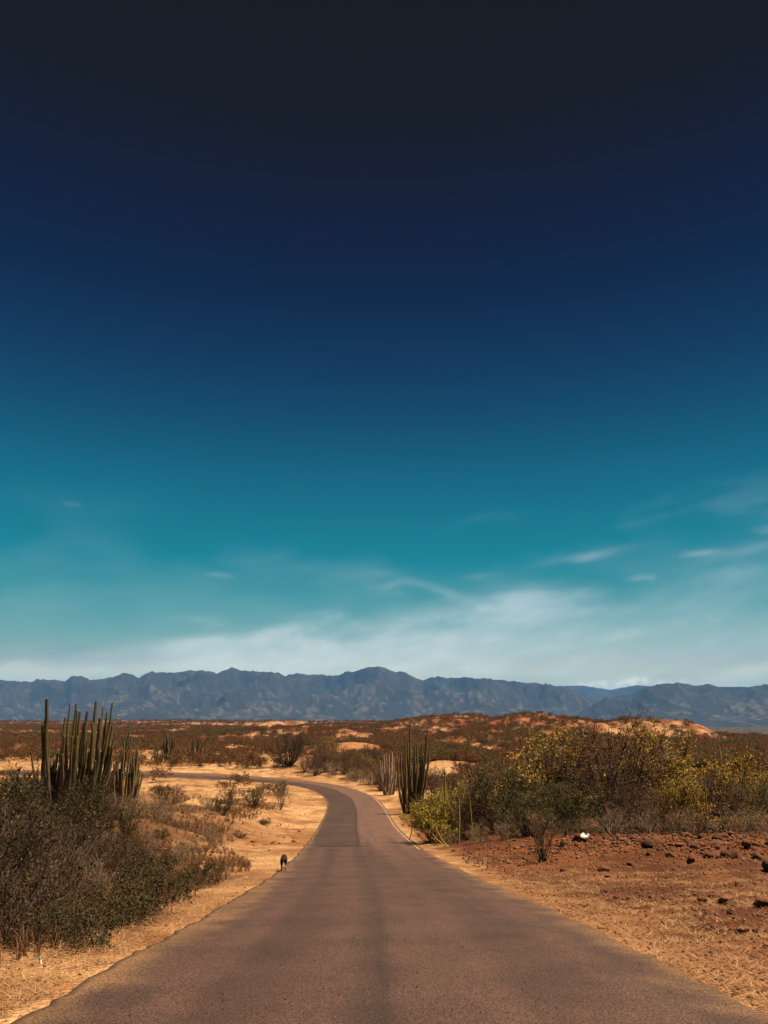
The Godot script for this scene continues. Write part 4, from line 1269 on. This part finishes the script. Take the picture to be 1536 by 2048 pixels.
func scatter() -> void:
	rng.seed = 401
	# dry grass: tufts of upright blades and loose straw lying on the ground
	var tuft := MB.new()
	for k in 16:
		var a := rng.randf() * TAU
		var out := Vector3(cos(a), 0, sin(a))
		var p := out * rng.randf() * 0.06
		var tip := p + out * rng.randf_range(0.05, 0.22) + Vector3(0, rng.randf_range(0.16, 0.42), 0)
		var mid := p.lerp(tip, 0.5) + Vector3(0, 0.05, 0)
		var w := Vector3(-out.z, 0, out.x) * 0.005
		var col := Color(0.34, 0.18, 0.09).lerp(Color(0.13, 0.065, 0.04), rng.randf())
		tuft.quad(p - w, p + w, mid + w, mid - w, col)
		tuft.tri(mid - w, mid + w, tip, col)
	var straw := MB.new()
	for k in 9:
		var a := rng.randf() * TAU
		var way := Vector3(cos(a), rng.randf_range(-0.05, 0.4), sin(a)).normalized()
		var p := Vector3(rng.randf_range(-0.12, 0.12), rng.randf_range(0.004, 0.03), rng.randf_range(-0.12, 0.12))
		var l := rng.randf_range(0.04, 0.13)
		var w := way.cross(Vector3.UP).normalized() * rng.randf_range(0.0015, 0.0035)
		straw.quad(p - w, p + w, p + way * l + w * 0.5, p + way * l - w * 0.5, Color(0.75, 0.48, 0.27).lerp(Color(0.28, 0.13, 0.065), sqrt(rng.randf())))
	var lying := []
	var standing := []
	var tries := 0
	while lying.size() < 7000 and tries < 90000:
		tries += 1
		var d := 5.5 + 33.0 * rng.randf()
		var x := rng.randf_range(3.0, 4.0 + d * 0.62)
		var z := -d
		var rd := road_distance(x, z)
		if rd < 3.02 or rng.randf() > 0.1 + 0.9 * smoothstep(-0.15, 0.3, stain.get_noise_2d(x * 4.0, z * 4.0) + 0.5 * smoothstep(6.0, 3.5, rd)) or rng.randf() < smoothstep(17.0, 34.0, d) * 0.8:
			continue
		lying.append(Transform3D(Basis(Vector3.UP, rng.randf() * TAU).scaled(Vector3.ONE * rng.randf_range(0.7, 1.5)), on_ground(x, z)))
	for k in 46000:
		var d := 6.0 + 84.0 * pow(rng.randf(), 1.2)
		var x := -rng.randf_range(3.05, 4.5 + d * 0.55)
		var z := -d
		var rd := road_distance(x, z)
		if rd < 3.1 or rng.randf() > 0.3 + 0.7 * smoothstep(-0.2, 0.25, stain.get_noise_2d(x * 5.0, z * 5.0 + 9.0)):
			continue
		var at := on_ground(x, z)
		if rng.randf() < 0.3 or rd < 4.0:
			if rd > 5.0 and rng.randf() < 0.6:
				continue
			lying.append(Transform3D(Basis(Vector3.UP, rng.randf() * TAU).scaled(Vector3.ONE * rng.randf_range(0.7, 1.6)), at))
		elif rd > 3.9 + 4.0 * smoothstep(26.0, 50.0, d):
			if d < 26.0 and rd < 6.5 and rng.randf() < 0.7:
				continue
			standing.append(Transform3D(Basis(Vector3.UP, rng.randf() * TAU).scaled(Vector3.ONE * rng.randf_range(0.35, 0.95)), at))
	many("dry_straw", straw.mesh(M.straw), lying, [], "loose bleached straw strewn over the verges", "straw")
	many("dry_grass", tuft.mesh(M.straw), standing, [], "tufts of dry grass between the shrubs of the left bank", "grass")


func lay_stones() -> void:
	var kinds := []
	for k in 6:
		kinds.append(stone_mesh(501 + k, 9, 12, Vector3(1.0, [0.62, 0.75, 0.55, 0.7, 0.85, 0.5][k], [0.8, 0.9, 0.7, 1.0, 0.75, 0.85][k]), [Color(0.25, 0.10, 0.055), Color(0.20, 0.085, 0.052), Color(0.31, 0.13, 0.07), Color(0.16, 0.075, 0.05), Color(0.27, 0.12, 0.07), Color(0.38, 0.18, 0.10)][k], 0.5))
	var single := func(x: float, z: float, r: float, kind: int, turn: float, label: String, group := "") -> Node3D:
		var o := obj("stone", kinds[kind])
		o.position = on_ground(x, z, -r * 0.28)
		o.rotation = Vector3(0.2 * sin(turn * 3.0), turn, 0.2 * cos(turn * 2.0))
		o.scale = Vector3.ONE * r
		tag(o, label, "stone", group)
		return o
	var g := "stones on the right verge"
	single.call(6.10, -23.60, 0.26, 2, 0.4, "rounded reddish stone alone on the straw right of the roadside shrub", g)
	single.call(9.40, -30.00, 0.36, 3, 2.2, "dark slanting boulder with a shaded face in the rubble on the right", g)
	single.call(9.95, -30.80, 0.3, 4, 1.2, "stone leaning behind the dark slanting boulder", g)
	single.call(12.68, -35.50, 0.33, 0, 0.9, "round rust-brown stone high in the rubble above the dark boulder", g)
	single.call(10.23, -25.20, 0.33, 1, 2.9, "larger stone of the pair lying right of the dark boulder", g)
	single.call(9.65, -25.00, 0.3, 0, 0.2, "flatter stone of the pair lying right of the dark boulder", g)
	single.call(8.61, -23.80, 0.24, 2, 1.4, "stone at the left end of the row of stones on the right", g)
	single.call(10.94, -24.80, 0.26, 4, 2.4, "stone at the right end of the row of stones", g)
	single.call(9.43, -20.80, 0.29, 1, 0.7, "dark boulder cut by the right edge of the picture", g)
	single.call(6.05, -15.20, 0.19, 5, 1.9, "half-buried flat stone on the straw near the right edge", g)
	single.call(6.26, -14.20, 0.22, 2, 0.1, "rough stone at the right edge nearest the camera", g)
	single.call(7.11, -24.60, 0.16, 0, 0.5, "small stone right of the rounded reddish stone", g)
	single.call(5.24, -25.00, 0.13, 1, 0.5, "small stone between the roadside shrub and the asphalt", g)
	single.call(12.31, -28.80, 0.34, 0, 1.5, "broad brown stone behind the row of stones near the right edge", g)
	single.call(9.13, -27.00, 0.2, 4, 2.5, "stone on bare soil below the dark slanting boulder", g)
	# the stone with white paint on it
	var o := base("painted_stone", on_ground(8.38, -35.80, -0.1))
	obj("stone", kinds[1], o).scale = Vector3(0.42, 0.40, 0.38)
	var w := MB.new()
	rng.seed = 507
	for k in 13:
		# splashes of white paint, thick flakes over the upper right of the stone
		var a := rng.randf_range(-0.5, 1.9)
		var up := rng.randf_range(0.6, 1.25)
		var way := Vector3(cos(a) * cos(up), sin(up) * 0.8, sin(a) * cos(up) + 0.25).normalized()
		var c := way * Vector3(0.38, 0.30, 0.35)
		var t := way.cross(Vector3.UP).normalized()
		var b := way.cross(t)
		var ring := []
		for q in 9:
			ring.append(c + (t * cos(TAU * q / 9) + b * sin(TAU * q / 9)) * rng.randf_range(0.03, 0.075))
		for q in 9:
			w.tri(c + way * 0.02, ring[(q + 1) % 9], ring[q], Color(0.62, 0.62, 0.64))
			w.quad(ring[q], ring[(q + 1) % 9], ring[(q + 1) % 9] - way * 0.05, ring[q] - way * 0.05, Color(0.62, 0.62, 0.64))
	obj("white_paint", w.mesh(M.paint), o)
	tag(o, "reddish stone splashed with white paint in front of the thicket", "stone")
	# the rubble along the bank: the larger stones one by one, the gravel as a mass
	rng.seed = 511
	for k in 170:
		var d := rng.randf_range(29.0, 37.5)
		var x := rng.randf_range(5.5 + (37.5 - d) * 0.5, d * 0.53)
		single.call(x, -d, 0.09 + 0.2 * pow(rng.randf(), 2.5), rng.randi() % 6, rng.randf() * TAU, "small reddish brown stone in the rubble along the foot of the thicket", "stones of the rubble bank")
	for k in 60:
		var d := rng.randf_range(11.0, 29.0)
		var x := rng.randf_range(4.6, d * 0.53)
		single.call(x, -d, 0.05 + 0.1 * pow(rng.randf(), 2.0), rng.randi() % 6, rng.randf() * TAU, "small stone lying on the straw-covered ground right of the road", "stones on the straw")
	for k in 120:
		var d := rng.randf_range(26.0, 66.0)
		var x := -rng.randf_range(5.0, maxf(7.0, d * 0.34))
		single.call(x, -d, 0.06 + 0.15 * pow(rng.randf(), 2.5), [2, 5, 5, 0, 5, 2][rng.randi() % 6], rng.randf() * TAU, "small stone on the sandy slope left of the road", "stones of the sandy slope")
	var bits := []
	for k in 2600:
		var d := rng.randf_range(25.0, 38.5)
		var x := rng.randf_range(4.4 + (38.0 - d) * 0.35, d * 0.55)
		var r := 0.03 + 0.10 * pow(rng.randf(), 2.2)
		if rng.randf() < smoothstep(31.0, 25.0, d) * 0.85:
			continue
		bits.append(Transform3D(Basis(any_way(), rng.randf() * TAU).scaled(Vector3.ONE * r), on_ground(x, -d, -r * 0.25)))
	many("rubble", kinds[2], bits, [], "broken reddish rubble along the foot of the thicket", "rubble")
	bits = []
	var tones := []
	var pebble := stone_mesh(521, 4, 6, Vector3(1, 0.65, 0.85), Color(1, 1, 1), 0.4)
	for k in 22000:
		var d := 6.0 + 110.0 * pow(rng.randf(), 1.7)
		var left := rng.randf() < 0.36
		var x := -rng.randf_range(3.1, 4.0 + d * 0.45) if left else rng.randf_range(3.1, 4.0 + d * 0.5)
		var rd := road_distance(x, -d)
		if rd < 3.05 or (not left and d > 40.0) or (left and rng.randf() > smoothstep(-0.1, 0.25, stain.get_noise_2d(x * 6.0, d * 6.0))):
			continue
		var r := rng.randf_range(0.008, 0.028) * (1.0 + d / (45.0 if left else 22.0)) * (1.5 if d > 28.0 and not left else 1.0)
		bits.append(Transform3D(Basis(any_way(), rng.randf() * TAU).scaled(Vector3.ONE * r), on_ground(x, -d, -r * 0.2)))
		tones.append(Color(0.62, 0.36, 0.19).lerp(Color(0.34, 0.17, 0.09), rng.randf()) if left else Color(0.24, 0.10, 0.055).lerp(Color(0.6, 0.36, 0.22), pow(rng.randf(), 2.0)))
	many("gravel", pebble, bits, tones, "loose gravel strewn over the ground beside the road", "gravel")
	bits = []
	tones = []
	for k in 7500:
		# clods and broken crust on the sandy slope inside the bend
		var d := rng.randf_range(22.0, 105.0)
		var x := -rng.randf_range(4.0, d * 0.42)
		if road_distance(x, -d) < 4.2 + rng.randf() * 3.0 or rng.randf() > smoothstep(-0.15, 0.3, stain.get_noise_2d(x * 5.0 + 7.0, d * 5.0)):
			continue
		var r := 0.02 + 0.11 * pow(rng.randf(), 2.6)
		bits.append(Transform3D(Basis(any_way(), rng.randf() * TAU).scaled(Vector3.ONE * r), on_ground(x, -d, -r * 0.15)))
		tones.append(soil_colour(x, -d).lerp(SAND, 0.5 * rng.randf()) * 1.15)
	many("earth_clods", pebble, bits, tones, "clods of sandy earth on the slope inside the bend", "clods")
	bits = []
	tones = []
	for k in 900:
		var i := int(18.0 / 0.25 + pow(rng.randf(), 1.4) * 260.0)
		var f := road_frame(i + 12)
		var s := rng.randf_range(-2.9, 2.9)
		var p: Vector2 = f[0] + f[1] * s
		var r := rng.randf_range(0.004, 0.013)
		bits.append(Transform3D(Basis(any_way(), rng.randf() * TAU).scaled(Vector3.ONE * r), Vector3(p.x, land(p.x, p.y) + 0.05 * (1.0 - s * s / 9.0) + r * 0.4, p.y)))
		tones.append(Color(0.06, 0.04, 0.035) if rng.randf() < 0.6 else Color(0.5, 0.38, 0.3))
	many("road_grit", pebble, bits, tones, "grit and small stones lying on the asphalt", "grit")


func far_things() -> void:
	make_mast(-284.43, -3000.00, 56.0, "left one of two red and white radio masts on the horizon")
	make_mast(-278.90, -3050.00, 58.0, "right one of two red and white radio masts on the horizon")
	make_mast(-913.03, -2800.00, 40.0, "lone radio mast behind the ridge right of the big cactus")
	rng.seed = 601
	for k in 40:
		var d := rng.randf_range(5200.0, 6100.0)
		var x := d * rng.randf_range(0.385, 0.53)
		make_house(x, -d, rng.randf_range(12, 26), rng.randf_range(16, 40), rng.randf_range(6, 13), rng.randf() * PI, Color(0.8, 0.78, 0.74) * rng.randf_range(0.8, 1.0), [Color(0.4, 0.18, 0.11), Color(0.6, 0.58, 0.55), Color(0.7, 0.68, 0.65)][k % 3])
	# wooden post on the orange mound
	var o := base("wooden_post", on_ground(-11.06, -190.00, 0.2))
	var m := MB.new()
	m.tube(Vector3.ZERO, Vector3(0, 3.4, 0), 0.14, 0.12, Color(0.12, 0.07, 0.045), 8)
	obj("pole", m.mesh(M.bark), o)
	m = MB.new()
	m.tube(Vector3(0, 3.4, 0), Vector3(0, 3.46, 0), 0.12, 0.02, Color(0.16, 0.10, 0.07), 8)
	obj("cap", m.mesh(M.bark), o)
	tag(o, "dark wooden post standing in front of the orange mound", "post")


func litter() -> void:
	# a small crushed bottle: white below, light blue above
	var o := base("plastic_bottle", on_ground(-3.70, -9.45, -0.012), 0.6, Vector3.ONE * 0.45)
	o.rotation.z = 0.25
	var m := MB.new()
	var rows := [[0.0, 0.026], [0.012, 0.031], [0.06, 0.03], [0.075, 0.027], [0.10, 0.03]]
	for k in rows.size() - 1:
		m.tube(Vector3(0, rows[k][0], 0), Vector3(0, rows[k + 1][0], 0), rows[k][1], rows[k + 1][1], Color(0.75, 0.78, 0.8), 12)
	m.tube(Vector3(0, 0.001, 0), Vector3(0, 0.0, 0), 0.026, 0.001, Color(0.75, 0.78, 0.8), 12)
	obj("body", m.mesh(M.plastic), o)
	m = MB.new()
	rows = [[0.10, 0.03], [0.13, 0.024], [0.15, 0.013], [0.17, 0.012]]
	for k in rows.size() - 1:
		m.tube(Vector3(0, rows[k][0], 0), Vector3(0, rows[k + 1][0], 0), rows[k][1], rows[k + 1][1], Color(0.08, 0.42, 0.6), 12)
	obj("neck", m.mesh(M.plastic), o)
	m = MB.new()
	m.tube(Vector3(0, 0.166, 0), Vector3(0, 0.184, 0), 0.0155, 0.0155, Color(0.75, 0.78, 0.8), 12)
	m.tube(Vector3(0, 0.184, 0), Vector3(0, 0.185, 0), 0.0155, 0.001, Color(0.75, 0.78, 0.8), 12)
	obj("cap", m.mesh(M.plastic), o)
	tag(o, "small blue and white plastic bottle lying at the left road verge", "bottle")
